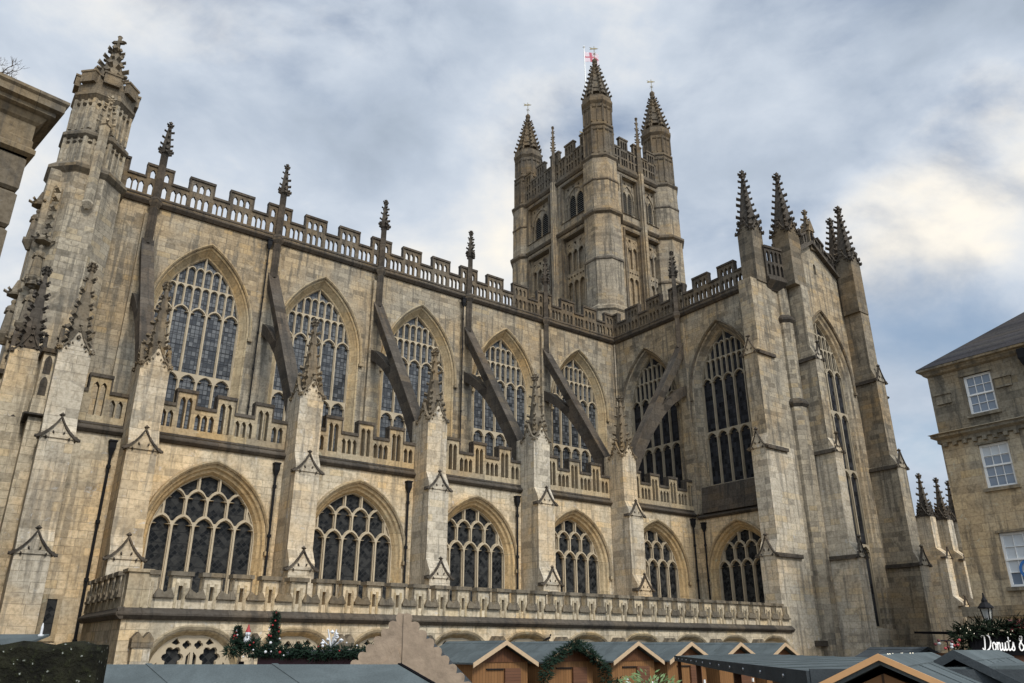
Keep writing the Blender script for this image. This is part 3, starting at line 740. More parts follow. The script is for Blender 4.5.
se = stepped('buttress', FS, 47.0, .95, [(LV[0], 2.0), (LV[1], 1.75), (LV[2], 1.42), (LV[3], 1.2)], ['grey', 'dark', 'mid2'], 0)
big_pinnacle(se, 46.85, 24.3, 1.12, 20.7, 24.6, 28.95)
eb = stepped('buttress', F(49.2, 0, 'E'), 25.7, .85, [(LV[0], 2.0), (LV[1], 1.7), (LV[2], 1.4), (LV[3], 1.1)], ['grey', 'dark', 'mid2'], 0)
big_pinnacle(eb, 48.3, 25.8, 1.05, 20.7, 25.0, 29.2)
b = MB()                                    # the angle turret between the two south-west buttresses
b.box(XT - .02, 40.0, 24.93, 26.2, -ZO, 21.0)
b.lathe(39.35, 24.95, [(.62, -ZO), (.62, 12.9), (.5, 13.5), (.5, 18.4), (.42, 18.9), (.42, 20.7)], 8)
ct = b.build('corner_turret', 'grey', abbey)
for z, r in ((13.25, .74), (18.55, .64)):
    b = MB(); b.lathe(39.35, 24.95, [(r - .12, z - .22), (r, z - .05), (r, z + .05), (r - .2, z + .3)], 8); sub(b, 'drip_moulding', 'dark', ct)
b = MB(); fr = FD(37.9, 24.75, 1.5, -.28)
b.plate(fr, [(0, 21.0), (1.5, 21.0), (1.5, 23.15), (0, 23.15)], [[(x, z), (x + .2, z), (x + .2, z + .62), (x + .1, z + .78), (x, z + .62)] for x in (.14, .48, .82, 1.16) for z in (21.3, 22.2)], -.1, .06)
b.fbox(fr, -.02, 1.52, 23.1, 23.26, -.16, .13); b.loft([[fr(u_, z, d) for u_, d in ((0, .2), (1.5, .2), (1.5, -.3), (0, -.3))] for z in (20.9, 21.1)] , True, True, True)
b.loft([[fr(.1, 20.4, -.25), fr(1.4, 20.4, -.25), fr(1.4, 20.4, -.3), fr(.1, 20.4, -.3)], [fr(0, 20.9, .2), fr(1.5, 20.9, .2), fr(1.5, 20.9, -.3), fr(0, 20.9, -.3)]], True, True, True)
sub(b, 'pierced_gallery', 'dark', ct)
# raking pierced parapet on the south gable with its niche pinnacle
b = MB()
for sg in (-1, 1):
    sl = (25.35 - 22.6) / 4.15
    for i in range(6):
        u0, u1 = sg * (i * .62 + .35), sg * (i * .62 + .97); zb = 25.35 - abs(u0) * sl; zb1 = 25.35 - abs(u1) * sl; t = 1.25 if i % 2 else .85
        b.prism(FS, [(SX + u0, zb), (SX + u1, zb1), (SX + u1, zb1 + .25), (SX + u0, zb + .25)], -.15, .12)
        b.prism(FS, [(SX + u0, zb + t), (SX + u1, zb1 + t), (SX + u1, zb1 + t + .16), (SX + u0, zb + t + .16)], -.2, .17)
        for f in (.0, .5, .94):
            um = u0 + (u1 - u0) * f; zz = zb + (zb1 - zb) * f; b.fbox(FS, SX + um - .07, SX + um + .07, zz + .2, zz + t + .02, -.14, .10)
    b.prism(FS, [(SX, 25.25), (SX + sg * 4.15, 22.5), (SX + sg * 4.15, 22.72), (SX, 25.5)], -.05, .3)
b.build('parapet', 'dark', abbey)
NX = SX + .3
b = MB(); b.fbox(FS, NX - .27, NX + .27, 24.9, 26.35, -.4, .14)
b.prism(FS, [(NX - .36, 26.35), (NX + .36, 26.35), (NX, 27.2)], -.46, .2)
crocketed_spire(b, NX, YT + .13, 26.6, 27.9, .34, 2, .12)
np_ = b.build('pinnacle', 'mid', abbey)
b = MB(); b.plate(FS, opening(.17, 25.2, 26.0, 26.35, 5, NX), [], .1, .148, back=False); sub(b, 'niche', 'void', np_)
# steps up to the south window and worn plinth
b = MB()
for k in range(4): b.box(41.3, 46.2, 24.95 - .3 * (4 - k), 24.99, -ZO + .65 * k, -ZO + .65 * (k + 1))
b.build('step', 'dark', abbey)
b = MB(); b.box(37.9, 39.0, 24.66, 24.94, .15, .42); b.build('ledge', 'dark', abbey)

# choir piers east of the transept
b = MB(); b.plate(F(0, YA - .05, 'S'), [(49.2, -ZO), (86, -ZO), (86, 7.6), (49.2, 7.6)], [], -.3, 0, back=False); b.build('aisle_wall', 'mid', abbey)
for x in (65.6, 68.5, 70.6):
    fr = F(0, 31.7, 'S'); b = MB(); pier_mesh(b, fr, x, .95, 2.2, 1.6, 1.0, 3.3, 7.0, 10.2, -1.2); o = b.build('buttress', ['pale', 'dark'], abbey)
    b = MB(); pinnacle_mesh(b, fr, x, .5, 10.2, 13.5, 1.0, 6, .16); sub(b, 'pinnacle', 'dark', o)
flying((64.9, YC + .5, 0), (0, -1, 0), (1, 0, 0))

# ------------------------------------------------------------------ tower
TX0, TX1, TY0, TY1 = 40.25, 47.8, 41.1, 51.1
b = MB(); b.box(TX0 - .1, TX1 + .1, TY0 - .05, TY1 + .1, 20, 39.2)
tower = b.build('tower', 'tower', abbey)
def tower_face(fr, centres, hw, u0, u1):
    """two bays: tall blind panels below, belfry lights above"""
    lows = [[(c - hw, 24.5), (c + hw, 24.5), (c + hw, 33.05), (c - hw, 33.05)] for c in centres]
    ups = [[(c - hw, 34.6), (c + hw, 34.6), (c + hw, 38.35), (c - hw, 38.35)] for c in centres]
    b = MB(); b.plate(fr, [(u0, 20), (u1, 20), (u1, 39.2), (u0, 39.2)], lows + ups, .02, .62, back=False)
    mid = sum(centres) / 2; b.fbox(fr, mid - .24, mid + .24, 21, 39.2, .615, .95); b.fbox(fr, mid - .14, mid + .14, 22, 39.2, .945, 1.1)
    sub(b, 'tower_facing', 'tower', tower)
    b = MB()
    for z in (33.85, 39.1): string(b, Shift(fr, .62), u0, u1, z, .34, .26)
    for c in centres:
        for z0, z1 in ((24.5, 33.05), (34.6, 38.35)):   # moulded frames
            b.plate(Shift(fr, .62), [(c - hw - .16, z0), (c + hw + .16, z0), (c + hw + .16, z1 + .16), (c - hw - .16, z1 + .16)], [[(c - hw + .02, z0 + .02), (c + hw - .02, z0 + .02), (c + hw - .02, z1 - .02), (c - hw + .02, z1 - .02)]], 0, .09)
    sub(b, 'tower_moulding', 'towerdark', tower)
    for c in centres:
        # belfry light: tracery, frame and louvres
        wf = LocAt(fr, c, .3); cw = hw - .05; b = MB(); lw = cw * .62
        hs = [opening(lw * .5, 34.95, 36.45, 37.2, 5, s_ * lw * .55) for s_ in (-1, 1)]
        hs += [clipcirc(s_ * cw * .72, 37.95, min(.16, cw * .16)) for s_ in (-1, 1)] + [clipcirc(s_ * cw * .26, 37.98, min(.14, cw * .14)) for s_ in (-1, 1)]
        hs += [[(s_ * cw * .86 - .07, 35.1), (s_ * cw * .86 + .07, 35.1), (s_ * cw * .86 + .07, 36.9), (s_ * cw * .86 - .07, 36.9)][::1] for s_ in (-1, 1)]
        b.plate(wf, [(-cw, 34.6), (cw, 34.6), (cw, 38.3), (-cw, 38.3)], hs, -.12, .0)
        hb = arch(lw * 1.2, 36.45, 37.75, 7)
        b.loft([[wf(u * k, (z - 36.45) * k2 + 36.45, d) for u, z in hb] for k, k2, d in ((1, 1, 0), (1, 1, .1), (1.14, 1.12, .1), (1.14, 1.12, 0))], False)
        o = sub(b, 'belfry_window', 'tower', tower)
        b = MB()
        for s_ in (-1, 1):
            for k in range(11):
                z = 34.98 + k * .2
                b.hexa([wf(s_ * lw * .55 - lw * .52, z, -.1), wf(s_ * lw * .55 + lw * .52, z, -.1), wf(s_ * lw * .55 + lw * .52, z + .13, -.24), wf(s_ * lw * .55 - lw * .52, z + .13, -.24),
                        wf(s_ * lw * .55 - lw * .52, z + .03, -.1), wf(s_ * lw * .55 + lw * .52, z + .03, -.1), wf(s_ * lw * .55 + lw * .52, z + .16, -.24), wf(s_ * lw * .55 - lw * .52, z + .16, -.24)])
        sub(b, 'louvres', 'louvre', tower)
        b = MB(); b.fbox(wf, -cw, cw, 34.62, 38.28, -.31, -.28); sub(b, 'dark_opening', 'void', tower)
        # blind panel below: four tall strips with cusped bands
        b = MB(); n = 4 if hw > 1.2 else 3; w = 2 * (hw - .02) / n; hs = []
        pf = LocAt(fr, c, .2)
        for i in range(n):
            x = -(hw - .02) + i * w
            hs.append(cell(x, x + w, 24.6, 29.0, .07, .45)); hs.append(cell(x, x + w, 29.65, 31.9, .07, .45))
            for q in (.27, .73): hs.append(clipcirc(x + w * q, 29.33, w * .19))
            hs.append(clipcirc(x + w * .5, 32.0 + .38, w * .3))
        b.plate(LocAt(fr, c, .1), [(-hw - .02, 24.3), (hw + .02, 24.3), (hw + .02, 33.0), (-hw - .02, 33.0)], [], -.2, -.13, back=False, sides=False)
        b.plate(pf, [(-hw - .02, 24.4), (hw + .02, 24.4), (hw + .02, 32.9), (-hw - .02, 32.9)], hs, -.09, .06)
        hb2 = arch(hw * .42, 31.5, 32.4, 6)
        for s_ in (-1, 1):
            b.loft([[pf(s_ * hw * .5 + u * k, (z - 31.5) * k + 31.5, d) for u, z in hb2] for k, d in ((1, 0), (1, .09), (1.2, .09), (1.2, 0))], False)
        sub(b, 'blind_panel', 'tower', tower)
def clipcirc(u, z, r, n=8): return [(u + r * math.cos(2 * math.pi * i / n) * (1 if i % 2 else .72), z + r * math.sin(2 * math.pi * i / n) * (1 if i % 2 else .72)) for i in range(n)]
class Shift:
    def __init__(s, fr, d): s.fr, s.d = fr, d; s.U, s.Nn = fr.U, fr.Nn
    def __call__(s, u, z, d=0.0): return s.fr(u, z, d + s.d)
class LocAt(Shift):
    def __init__(s, fr, c, d): s.fr, s.d, s.c = fr, d, c; s.U, s.Nn = fr.U, fr.Nn
    def __call__(s, u, z, d=0.0): return s.fr(u + s.c, z, d + s.d)
FTW = F(TX0 - .55 + .0, 0, 'W'); FTS = F(0, TY0 - .05, 'S')
FTW.o.x = TX0 - .55 + .0
tower_face(F(TX0 - .42, 0, 'W'), [-43.5, -48.3], 1.5, -50.6, -41.6)
tower_face(F(0, TY0 - .02, 'S'), [43.05, 45.6], .92, 40.6, 47.6)
for fr, u0, u1, c in ((F(TX0 - .42, 0, 'W'), -50.4, -42.0, -45.9), (F(0, TY0 - .02, 'S'), 41.0, 47.2, 44.4), (F(TX1 + .42, 0, 'E'), 42.0, 50.4, 46), (F(0, TY1 + .02, 'N'), -47.2, -41, -44.4)):
    ol, hs, cps = pierced(2.05 if u1 - u0 > 7 else 1.72, .85 if u1 - u0 > 7 else .72, 39.15, 41.25, 42.35, 3, 2, 3, u0, u1, c, 39.6, True, .2)
    hs = [h for h in hs if h[0][1] > 39.7] + [[(p[0], p[1] * .5 + o) for p in h] for h in hs if h[0][1] < 39.7 for o in (19.75, 20.6)]
    b = MB(); b.plate(fr, ol, hs, .35, .62)
    for a, e, z, mer in cps: b.fbox(fr, a - .05, e + .05, z - .02, z + .13, .28, .69)
    sub(b, 'parapet', 'towerdark', tower)
    b = MB(); p = fr(c, 0, .75); b.lathe(p.x, p.y, [(.2, 38.6), (.34, 39.2), (.22, 39.3), (.19, 42.7)], 4, 0); crocketed_spire(b, p.x, p.y, 42.7, 45.3, .28, 4, .09, 0)
    sub(b, 'pinnacle', 'towerdark', tower)
def tower_turret(cx, cy):
    b = MB(); b.lathe(cx, cy, [(1.7, 20), (1.7, 24.6), (1.86, 24.75), (1.86, 25.0), (1.64, 25.2), (1.62, 33.4)], 8)
    b.lathe(cx, cy, [(1.57, 33.8), (1.54, 39.0)], 8)
    b.cur = 1
    b.lathe(cx, cy, [(1.62, 33.38), (1.84, 33.55), (1.84, 33.75), (1.55, 34.0)], 8); b.lathe(cx, cy, [(1.6, 29.1), (1.72, 29.2), (1.72, 29.32), (1.6, 29.5)], 8)
    b.lathe(cx, cy, [(1.53, 36.6), (1.63, 36.7), (1.63, 36.8), (1.53, 36.95)], 8)
    b.lathe(cx, cy, [(1.53, 38.85), (1.7, 39.05), (1.7, 39.2), (1.45, 39.4)], 8)
    b.lathe(cx, cy, [(1.36, 39.35), (1.34, 42.3), (1.46, 42.4), (1.46, 42.55), (1.30, 42.7), (1.28, 44.7), (1.48, 44.95), (1.48, 45.2), (1.4, 45.25), (1.38, 45.6), (1.2, 45.6)], 8)
    for k in range(8):                       # panelled faces of the two upper stages
        a = math.pi / 8 + math.pi / 4 * k
        for z0, z1, r in ((39.5, 42.2, 1.36), (42.8, 44.6, 1.30)):
            b.sweep([(cx + r * math.cos(a), cy + r * math.sin(a), z0), (cx + r * math.cos(a), cy + r * math.sin(a), z1)], .1, n=5)
            am = a + math.pi / 8; rm = r * math.cos(math.pi / 8)
            b.sweep([(cx + rm * math.cos(am), cy + rm * math.sin(am), z0), (cx + rm * math.cos(am), cy + rm * math.sin(am), z1)], .07, n=5)
            b.sweep([(cx + r * math.cos(a), cy + r * math.sin(a), z1 - .25), (cx + r * math.cos(a + math.pi / 4), cy + r * math.sin(a + math.pi / 4), z1 - .25)], .09, n=4)
    # openwork spire: eight crocketed ribs with bars between them
    zt = 50.1
    for k in range(8):
        a = math.pi / 8 + math.pi / 4 * k; o = Vector((math.cos(a), math.sin(a), 0)); a2 = a + math.pi / 4; o2 = Vector((math.cos(a2), math.sin(a2), 0))
        base = Vector((cx, cy, 45.5)) + o * 1.2; top = Vector((cx, cy, zt)) + o * .08
        b.sweep([base, top], .13, .06, 4)
        for i in range(9):
            t = (i + .5) / 9.5; p = base.lerp(top, t); b.crocket(p + o * .05, o, .23 - .07 * t)
            q = (Vector((cx, cy, 45.5)) + o2 * 1.2).lerp(Vector((cx, cy, zt)) + o2 * .08, t)
            if i in (0, 2, 4, 6, 7, 8): b.sweep([p, q], .10 - .03 * t, n=4)
    b.lathe(cx, cy, [(.98, 46.3), (.2, 49.7)], 8)
    b.lathe(cx, cy, [(.1, 49.95), (.24, 50.2), (.26, 50.4), (.1, 50.65)], 8)
    sub(b, 'corner_turret', ['tower', 'towerdark'], tower)
    v = MB(); v.sweep([(cx, cy, 50.5), (cx, cy, 52.1)], .03, n=5)
    v.sweep([(cx - .22, cy, 51.2), (cx + .22, cy, 51.2)], .025, n=4); v.sweep([(cx, cy - .22, 51.2), (cx, cy + .22, 51.2)], .025, n=4)
    fr = FD(cx, cy, .8, -.6); v.plate(fr, [(-.42, 51.7), (-.1, 51.76), (.1, 51.74), (.38, 51.82), (.1, 51.9), (-.1, 51.86), (-.42, 51.98), (-.3, 51.84)], [], -.02, .02)
    sub(v, 'weather_vane', 'gold', tower)
for cx in (TX0, TX1):
    for cy in (TY0, TY1): tower_turret(cx, cy)
b = MB(); b.box(TX0 + .2, TX1 - .2, TY0 + .2, TY1 - .2, 39.2, 39.6); sub(b, 'roof', 'lead', tower)

# ------------------------------------------------------------------ west end
tx, ty = 2.68, 37.2
b = MB(); b.lathe(tx, ty, [(1.8, -ZO), (1.8, 9.2), (1.62, 9.8), (1.58, 20.2)], 8); b.box(1.15, 3.7, 36.2, 40, -ZO, 20.2)
b.lathe(tx, ty, [(1.36, 20.7), (1.34, 22.3), (1.29, 22.6), (1.25, 24.5)], 8)
for k in range(8):
    a = math.pi / 8 + math.pi / 4 * k; a2 = a + math.pi / 4
    for z0, z1, r in ((20.8, 22.2, 1.34), (22.7, 24.4, 1.27)):
        for t in (0, .33, .67):
            p = Vector((math.cos(a), math.sin(a), 0)).lerp(Vector((math.cos(a2), math.sin(a2), 0)), t) * r
            b.sweep([(tx + p.x, ty + p.y, z0), (tx + p.x, ty + p.y, z1)], .075 if t else .11, n=5)
wt = b.build('west_turret', 'grey', abbey)
b = MB()
b.lathe(tx, ty, [(1.56, 20.1), (1.8, 20.35), (1.8, 20.5), (1.44, 20.85)], 8); b.lathe(tx, ty, [(1.4, 22.15), (1.54, 22.28), (1.54, 22.42), (1.36, 22.62)], 8)
b.lathe(tx, ty, [(1.27, 24.4), (1.46, 24.62), (1.46, 24.75), (1.34, 24.85), (1.34, 25.3), (1.18, 25.3)], 8)
for k in range(8):                           # cusped bands and battlements
    a = math.pi / 8 + math.pi / 4 * k; a2 = a + math.pi / 4
    for t in (.2, .5, .8):
        p = Vector((math.cos(a), math.sin(a), 0)).lerp(Vector((math.cos(a2), math.sin(a2), 0)), t)
        for z, r in ((21.95, 1.34), (24.15, 1.28)): b.blob((tx + p.x * r, ty + p.y * r, z), .13)
    p, q = [Vector((tx + 1.32 * math.cos(x), ty + 1.32 * math.sin(x), 0)) for x in (a2, a)]; fr = FD(p.x, p.y, q.x - p.x, q.y - p.y); L = (q - p).length
    b.fbox(fr, L * .14, L * .86, 25.3, 25.85, -.22, .0); b.fbox(fr, L * .1, L * .9, 25.85, 25.95, -.26, .05)
crocketed_spire(b, tx, ty, 25.2, 28.6, .92, 6, .19, math.pi / 8, 8, False, .07)
b.lathe(tx, ty, [(.16, 28.0), (.12, 28.3), (.2, 28.45), (.1, 28.6), (.1, 29.3)], 6)
fr = FD(tx, ty, .8, -.6); b.fbox(fr, -.26, .26, 28.84, 28.98, -.08, .08); b.blob(fr(-.27, 28.91), .13); b.blob(fr(.27, 28.91), .13); b.blob(fr(0, 29.25), .13)
sub(b, 'turret_crown', 'mid', wt)
b = MB(); b.lathe(2.8, 35.5, [(.10, 18.3), (.26, 18.6), (.21, 18.7), (.2, 22.8)], 4, 0); crocketed_spire(b, 2.8, 35.5, 22.8, 24.3, .36, 4, .11, 0); sub(b, 'pinnacle', 'grey', wt)
def robed_figure(mb, x, y, z, h, fx, fy):
    n = 10; q = h / 1.7
    prof = [(.27, 0), (.25, .3), (.21, .8), (.2, 1.05), (.23, 1.25), (.21, 1.36), (.08, 1.44), (.07, 1.5), (.105, 1.58), (.11, 1.66), (.05, 1.75)]
    mb.lathe(x, y, [(r * q, z + zz * q) for r, zz in prof], n, 0, .8)
    side = Vector((-fy, fx, 0))
    for sg in (-1, 1):
        s0 = Vector((x, y, z + 1.3 * q)) + side * sg * .22 * q; e = Vector((x, y, z + 1.02 * q)) + side * sg * .27 * q; hnd = Vector((x + fx * .22 * q, y + fy * .22 * q, z + 1.12 * q)) + side * sg * .06 * q
        mb.sweep([s0, e, hnd], .075 * q, .05 * q, 6)
b = MB()                                     # ladders with climbing figures, niches with saints on the west angle
for (x, y, z0, z1) in ((1.6, 35.78, 16.4, 19.0),):
    for dx in (-.16, .16): b.sweep([(x + dx, y - dx * .6, z0), (x + dx, y - dx * .6, z1)], .05, n=4)
    z = z0 + .2
    while z < z1: b.crocket((x, y - .1, z), (-.6, -.8, 0), .17); b.sweep([(x - .16, y + .1, z), (x + .16, y - .1, z)], .04, n=4); z += random.uniform(.34, .5)
for (x, y, z) in ((1.5, 35.55, 9.9), (1.55, 35.55, 12.5), (1.5, 35.6, 14.6), (1.05, 36.4, 12.2), (1.1, 36.4, 16.6)):
    robed_figure(b, x, y, z, 1.45, -.5, -.85)
    b.lathe(x, y + .1, [(.12, z - .5), (.36, z - .1), (.36, z)], 6)
    b.lathe(x, y + .15, [(.34, z + 1.7), (.36, z + 1.8), (.2, z + 2.0), (.05, z + 2.45)], 6)
    for k in range(6): b.crocket((x + .3 * math.cos(k), y + .15 + .3 * math.sin(k), z + 1.85), (math.cos(k), math.sin(k), 0), .12)
sub(b, 'carved_figures', 'mid', wt)
b = MB()                                     # aisle end with its west buttress
b.fbox(FA, 2.15, 2.6, -ZO, 8.3, -.5, .75); b.fbox(FA, 2.2, 2.58, 8.3, 10.0, -.5, .55)
b.box(-.9, 1.25, 33.2, 36.5, -ZO, 8.0); b.box(-.2, 1.25, 33.6, 36.2, 8.0, 9.6)
ae = b.build('aisle_end_wall', 'warm', abbey)
b = MB(); string(b, FA, 2.0, 2.75, 7.7, .25, .95); b.fbox(FA, 2.1, 2.66, 10.0, 10.15, -.55, .65)
b.box(-1.1, 1.3, 33.0, 36.5, 8.0, 8.2); b.box(-.4, 1.3, 33.4, 36.2, 9.6, 9.78)
for z in (8.5, 9.3): b.plate(FA, opening(.12, z - .1, z + .35, z + .6, 4, 2.39), [], .52, .565, back=False)
sub(b, 'drip_moulding', 'dark', ae)
fr = F(0, 32.5, 'S'); b = MB(); pier_mesh(b, fr, 1.75, 1.1, .9, .68, .45, 3.2, 7.1, 10.3, -.6); wbt = b.build('buttress', ['warm', 'dark'], abbey)
b = MB(); pinnacle_mesh(b, fr, 1.75, -.1, 10.3, 13.8, .98); sub(b, 'pinnacle', 'dark', wbt)

# ------------------------------------------------------------------ low vestry range in front of the aisle
X0, X1 = 4.98, 35.75
LWX = [7.05 + 3.02 * i for i in range(10)]
b = MB(); b.plate(FL, [(X0, -ZO), (X1, -ZO), (X1, 1.32), (X0, 1.32)], [opening(1.32, -1.9, -.62, .50, 7, x) for x in LWX], -.5, 0, back=False)
b.box(X0, X0 + .5, YL + .502, 30.2, -ZO, 1.32); b.box(X0 + .5, X1, YL + .5, 31.6, .55, .72); b.box(X0 + .5, X1, YL + .55, YL + .6, -ZO, .5)
vr = b.build('vestry_wall', 'warm', abbey)
b = MB(); string(b, FL, X0 - .15, X1, .98, .2, .2); string(b, F(X0, 0, 'W'), -30.1, -YL + .17, .98, .2, .2)
b.build('string_course', 'dark', abbey)
def low_window(loc):
    b = MB(); hw, zs, za = 1.14, -.62, .36
    reveal(b, [(1.32, zs, .50, 0, -1.9), (1.27, zs, .46, -.05, -1.88), (1.23, zs, .43, -.12, -1.86), (hw + .01, zs, za, -.24, -1.85), (hw, zs, za, -.42, -1.85)], -1.9, 7)
    cs = []
    w = 2 * hw / 4
    for i in range(4): cs.append(lambda g, x=-hw + i * w: cell(x, x + w, -1.85, -.60, g, .45, n=5))
    def foil(cx, cz, r, k, g): return [(cx + (r - g) * (.72 + .28 * abs(math.cos(k * a / 2))) * math.cos(a), cz + (r - g) * (.72 + .28 * abs(math.cos(k * a / 2))) * math.sin(a)) for a in [2 * math.pi * i / 24 for i in range(24)]]
    for s_ in (-1, 1):
        cs.append(lambda g, s_=s_: foil(s_ * .52, -.21, .335, 6, g))
        cs.append(lambda g, s_=s_: [(s_ * (.01 + g), -.56), (s_ * (.145), -.40), (s_ * (.145), -.18), (s_ * (.01 + g), -.06)])
        cs.append(lambda g, s_=s_: foil(s_ * .165, .12, .15, 4, g * .8))
        cs.append(lambda g, s_=s_: [(s_ * .36, .17), (s_ * .44, .11), (s_ * .60, .17), (s_ * .46, .30)])
        cs.append(lambda g, s_=s_: [(s_ * .74, .09), (s_ * .82, .0), (s_ * .93, -.12), (s_ * .86, .06)])
        cs.append(lambda g, s_=s_: [(s_ * .92, -.34), (s_ * 1.0, -.42), (s_ * 1.08, -.58), (s_ * .91, -.56)])
    tracery_mesh(b, lambda g: opening(hw - g * .6, -1.85, zs, za - g * .6, 7), cs, [(.055, -.40, -.28), (.03, -.28, -.22)])
    return finish_window('window', b, (1.34, zs, .52, .15, .1, .09), opening(hw, -1.85, zs, za, 7), -.36, 'glassA', abbey, loc, 0)
lw0 = low_window((LWX[0], YL, 0))
for x in LWX[1:]: dup(lw0, Vector((x, YL, ZO)) - abbey.location)
def low_parapet(fr, u0, u1, P=.88):
    b = MB(); n = max(1, round((u1 - u0) / P)); P = (u1 - u0) / n; top = []; slots = []
    for k in range(n):
        a = u0 + k * P
        top += [(a, 2.0), (a + P * .36 - .03, 2.0), (a + P * .36 - .03, 1.5), (a + P * .64 + .03, 1.5), (a + P * .64 + .03, 2.0), (a + P, 2.0)] if True else []
        slots.append((a, P))
    tp = [top[0]]
    for p in top[1:]:
        if p != tp[-1]: tp.append(p)
    hs = [[(a - .06, 1.12), (a + .06, 1.12), (a + .06, 1.72), (a - .06, 1.72)] for a, P_ in slots[1:] ]
    b.plate(fr, [(u0, .93), (u1, .93)] + tp[::-1], hs, -.26, .03)
    b.cur = 1
    for a, P_ in slots:
        b.fbox(fr, a + P_ * .64 - .02, a + P_ * 1.36 - .0, 1.99, 2.11, -.32, .12) if a + P_ * 1.36 <= u1 + .3 else None
        c = a + P_ * .5                      # bell-mouthed embrasure sill
        prof = [(.13, 1.96), (.13, 1.72), (.17, 1.56), (.25, 1.46), (.25, 1.38)]
        b.plate(fr, [(c - w_, z) for w_, z in prof] + [(c + w_, z) for w_, z in reversed(prof)], [[(c - .1, 1.955), (c - .1, 1.5), (c + .1, 1.5), (c + .1, 1.955)]] if False else [], .031, .05) if False else None
        for sg in (-1, 1):
            b.prism(fr, [(c + sg * .155, 1.99), (c + sg * .20, 1.99), (c + sg * .19, 1.6), (c + sg * .155, 1.6)], -.26, .06)
            b.prism(fr, [(c + sg * .15, 1.62), (c + sg * .19, 1.62), (c + sg * .27, 1.45), (c, 1.45), (c, 1.52)], .03, .11)
        b.fbox(fr, c - .28, c + .28, 1.37, 1.45, -.3, .14)
        b.cur = 2
        for s_ in (-.11, .11): b.fbox(fr, a + s_ - .035, a + s_ + .035, 1.1, 1.8, .03, .06)
        b.cur = 1
    b.fbox(fr, u0 - .02, u0 + P * .36 - .04, 1.99, 2.11, -.32, .12)
    return b.build('parapet', ['warm', 'mid', 'trim'], abbey)
low_parapet(Shift(FL, -.02), X0 + .55, X1)
low_parapet(Shift(F(X0, 0, 'W'), -.02), -30.1, -YL - .35)
b = MB(); b.lathe(X0 + .3, YL + .28, [(.42, .93), (.42, 2.02), (.5, 2.04), (.5, 2.13)], 4); b.build('parapet', ['trim'], abbey)
for x in [x + 1.51 for x in LWX[:-1]] + [5.55]:   # little capped buttresses between the windows
    b = MB(); b.fbox(FL, x - .24, x + .24, -ZO, .05, -.02, .32); b.cur = 1; b.fbox(FL, x - .28, x + .28, .05, .28, -.01, .36)
    b.prism(FL, [(x - .28, .28), (x, .28), (x - .14, .45)], 0, .36); b.prism(FL, [(x, .28), (x + .28, .28), (x + .14, .45)], 0, .36)
    b.build('buttress', ['pale', 'mid'], abbey)

# ------------------------------------------------------------------ flag on the tower
fp = thing('flagpole', 'thin white flagpole with a small red and white flag on the abbey tower roof', 'flagpole', (42.3, 44.6, 39.6 + ZO))
b = MB(); b.sweep([(42.3, 44.6, 39.6), (42.3, 44.6, 55.6)], .09, .05, 8); b.lathe(42.3, 44.6, [(.05, 55.55), (.13, 55.7), (.04, 55.85)], 8); b.build('pole', 'white', fp)
b = MB(); nx, nz = 14, 7
def fl(i, j): u = i / nx * 1.5; return Vector((42.34 + u * .86, 44.6 - u * .45 + .10 * math.sin(u * 4.2 + j * .25), 55.2 - j / nz * 1.25 - u * u * .13))
for i in range(nx):
    for j in range(nz):
        b.cur = 1 if (j == 3 or i in (5, 6)) else 0
        for t_ in (0.0, .02): b.face([fl(i, j) + Vector((0, t_, 0)), fl(i, j + 1) + Vector((0, t_, 0)), fl(i + 1, j + 1) + Vector((0, t_, 0)), fl(i + 1, j) + Vector((0, t_, 0))])
b.build('flag', ['flagw', 'flagr'], fp)

# ------------------------------------------------------------------ classical corner building, upper left
cb = thing('classical_building', 'dark rusticated stone corner of a classical building with a heavy cornice', 'building', (-5, 24, 0))
ca, sa = math.cos(R(10)), math.sin(R(10))
def CB(p, q): return (.1 + p * ca - q * sa, 20 + p * sa + q * ca)      # p along the front, q back from it
def cbox(b, p0, p1, q0, q1, z0, z1):
    b.hexa([(*CB(p, q), z) for z in (z0, z1) for p, q in ((p0, q0), (p1, q0), (p1, q1), (p0, q1))])
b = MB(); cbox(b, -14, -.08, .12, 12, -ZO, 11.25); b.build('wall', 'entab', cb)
b = MB(); z = -ZO; H = (11.24 + ZO) / 14
for k in range(14):
    z1 = z + H; c = .07
    rings = [[(*CB(p, q), zz) for p, q in ((-14, 0 + e), (-e, 0 + e), (-e, 11.9), (-14, 11.9))] for zz, e in ((z + .02, c), (z + .09, 0), (z1 - .09, 0), (z1 - .02, c))]
    b.loft(rings, True, True, True); z = z1
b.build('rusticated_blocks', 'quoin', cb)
b = MB(); prof = [(.0, 11.24), (.12, 11.3), (.12, 11.42), (.03, 11.5), (.03, 11.68), (.0, 11.72), (.0, 12.15), (.08, 12.22), (.16, 12.36), (.3, 12.42), (.3, 12.52), (.44, 12.56), (.44, 12.74), (.5, 12.8), (.5, 12.88), (.05, 12.95)]
b.loft([[(*CB(p, q), z) for p, q in ((-14, -d), (d, -d), (d, 12), (-14, 12))] for d, z in prof], True, False, True)
b.build('cornice', 'entab', cb)
b = MB(); cbox(b, -14, -.02, .1, 11, 12.95, 13.25); cbox(b, -14, -.9, .3, 10, 13.24, 13.42); b.build('parapet', 'quoin', cb)
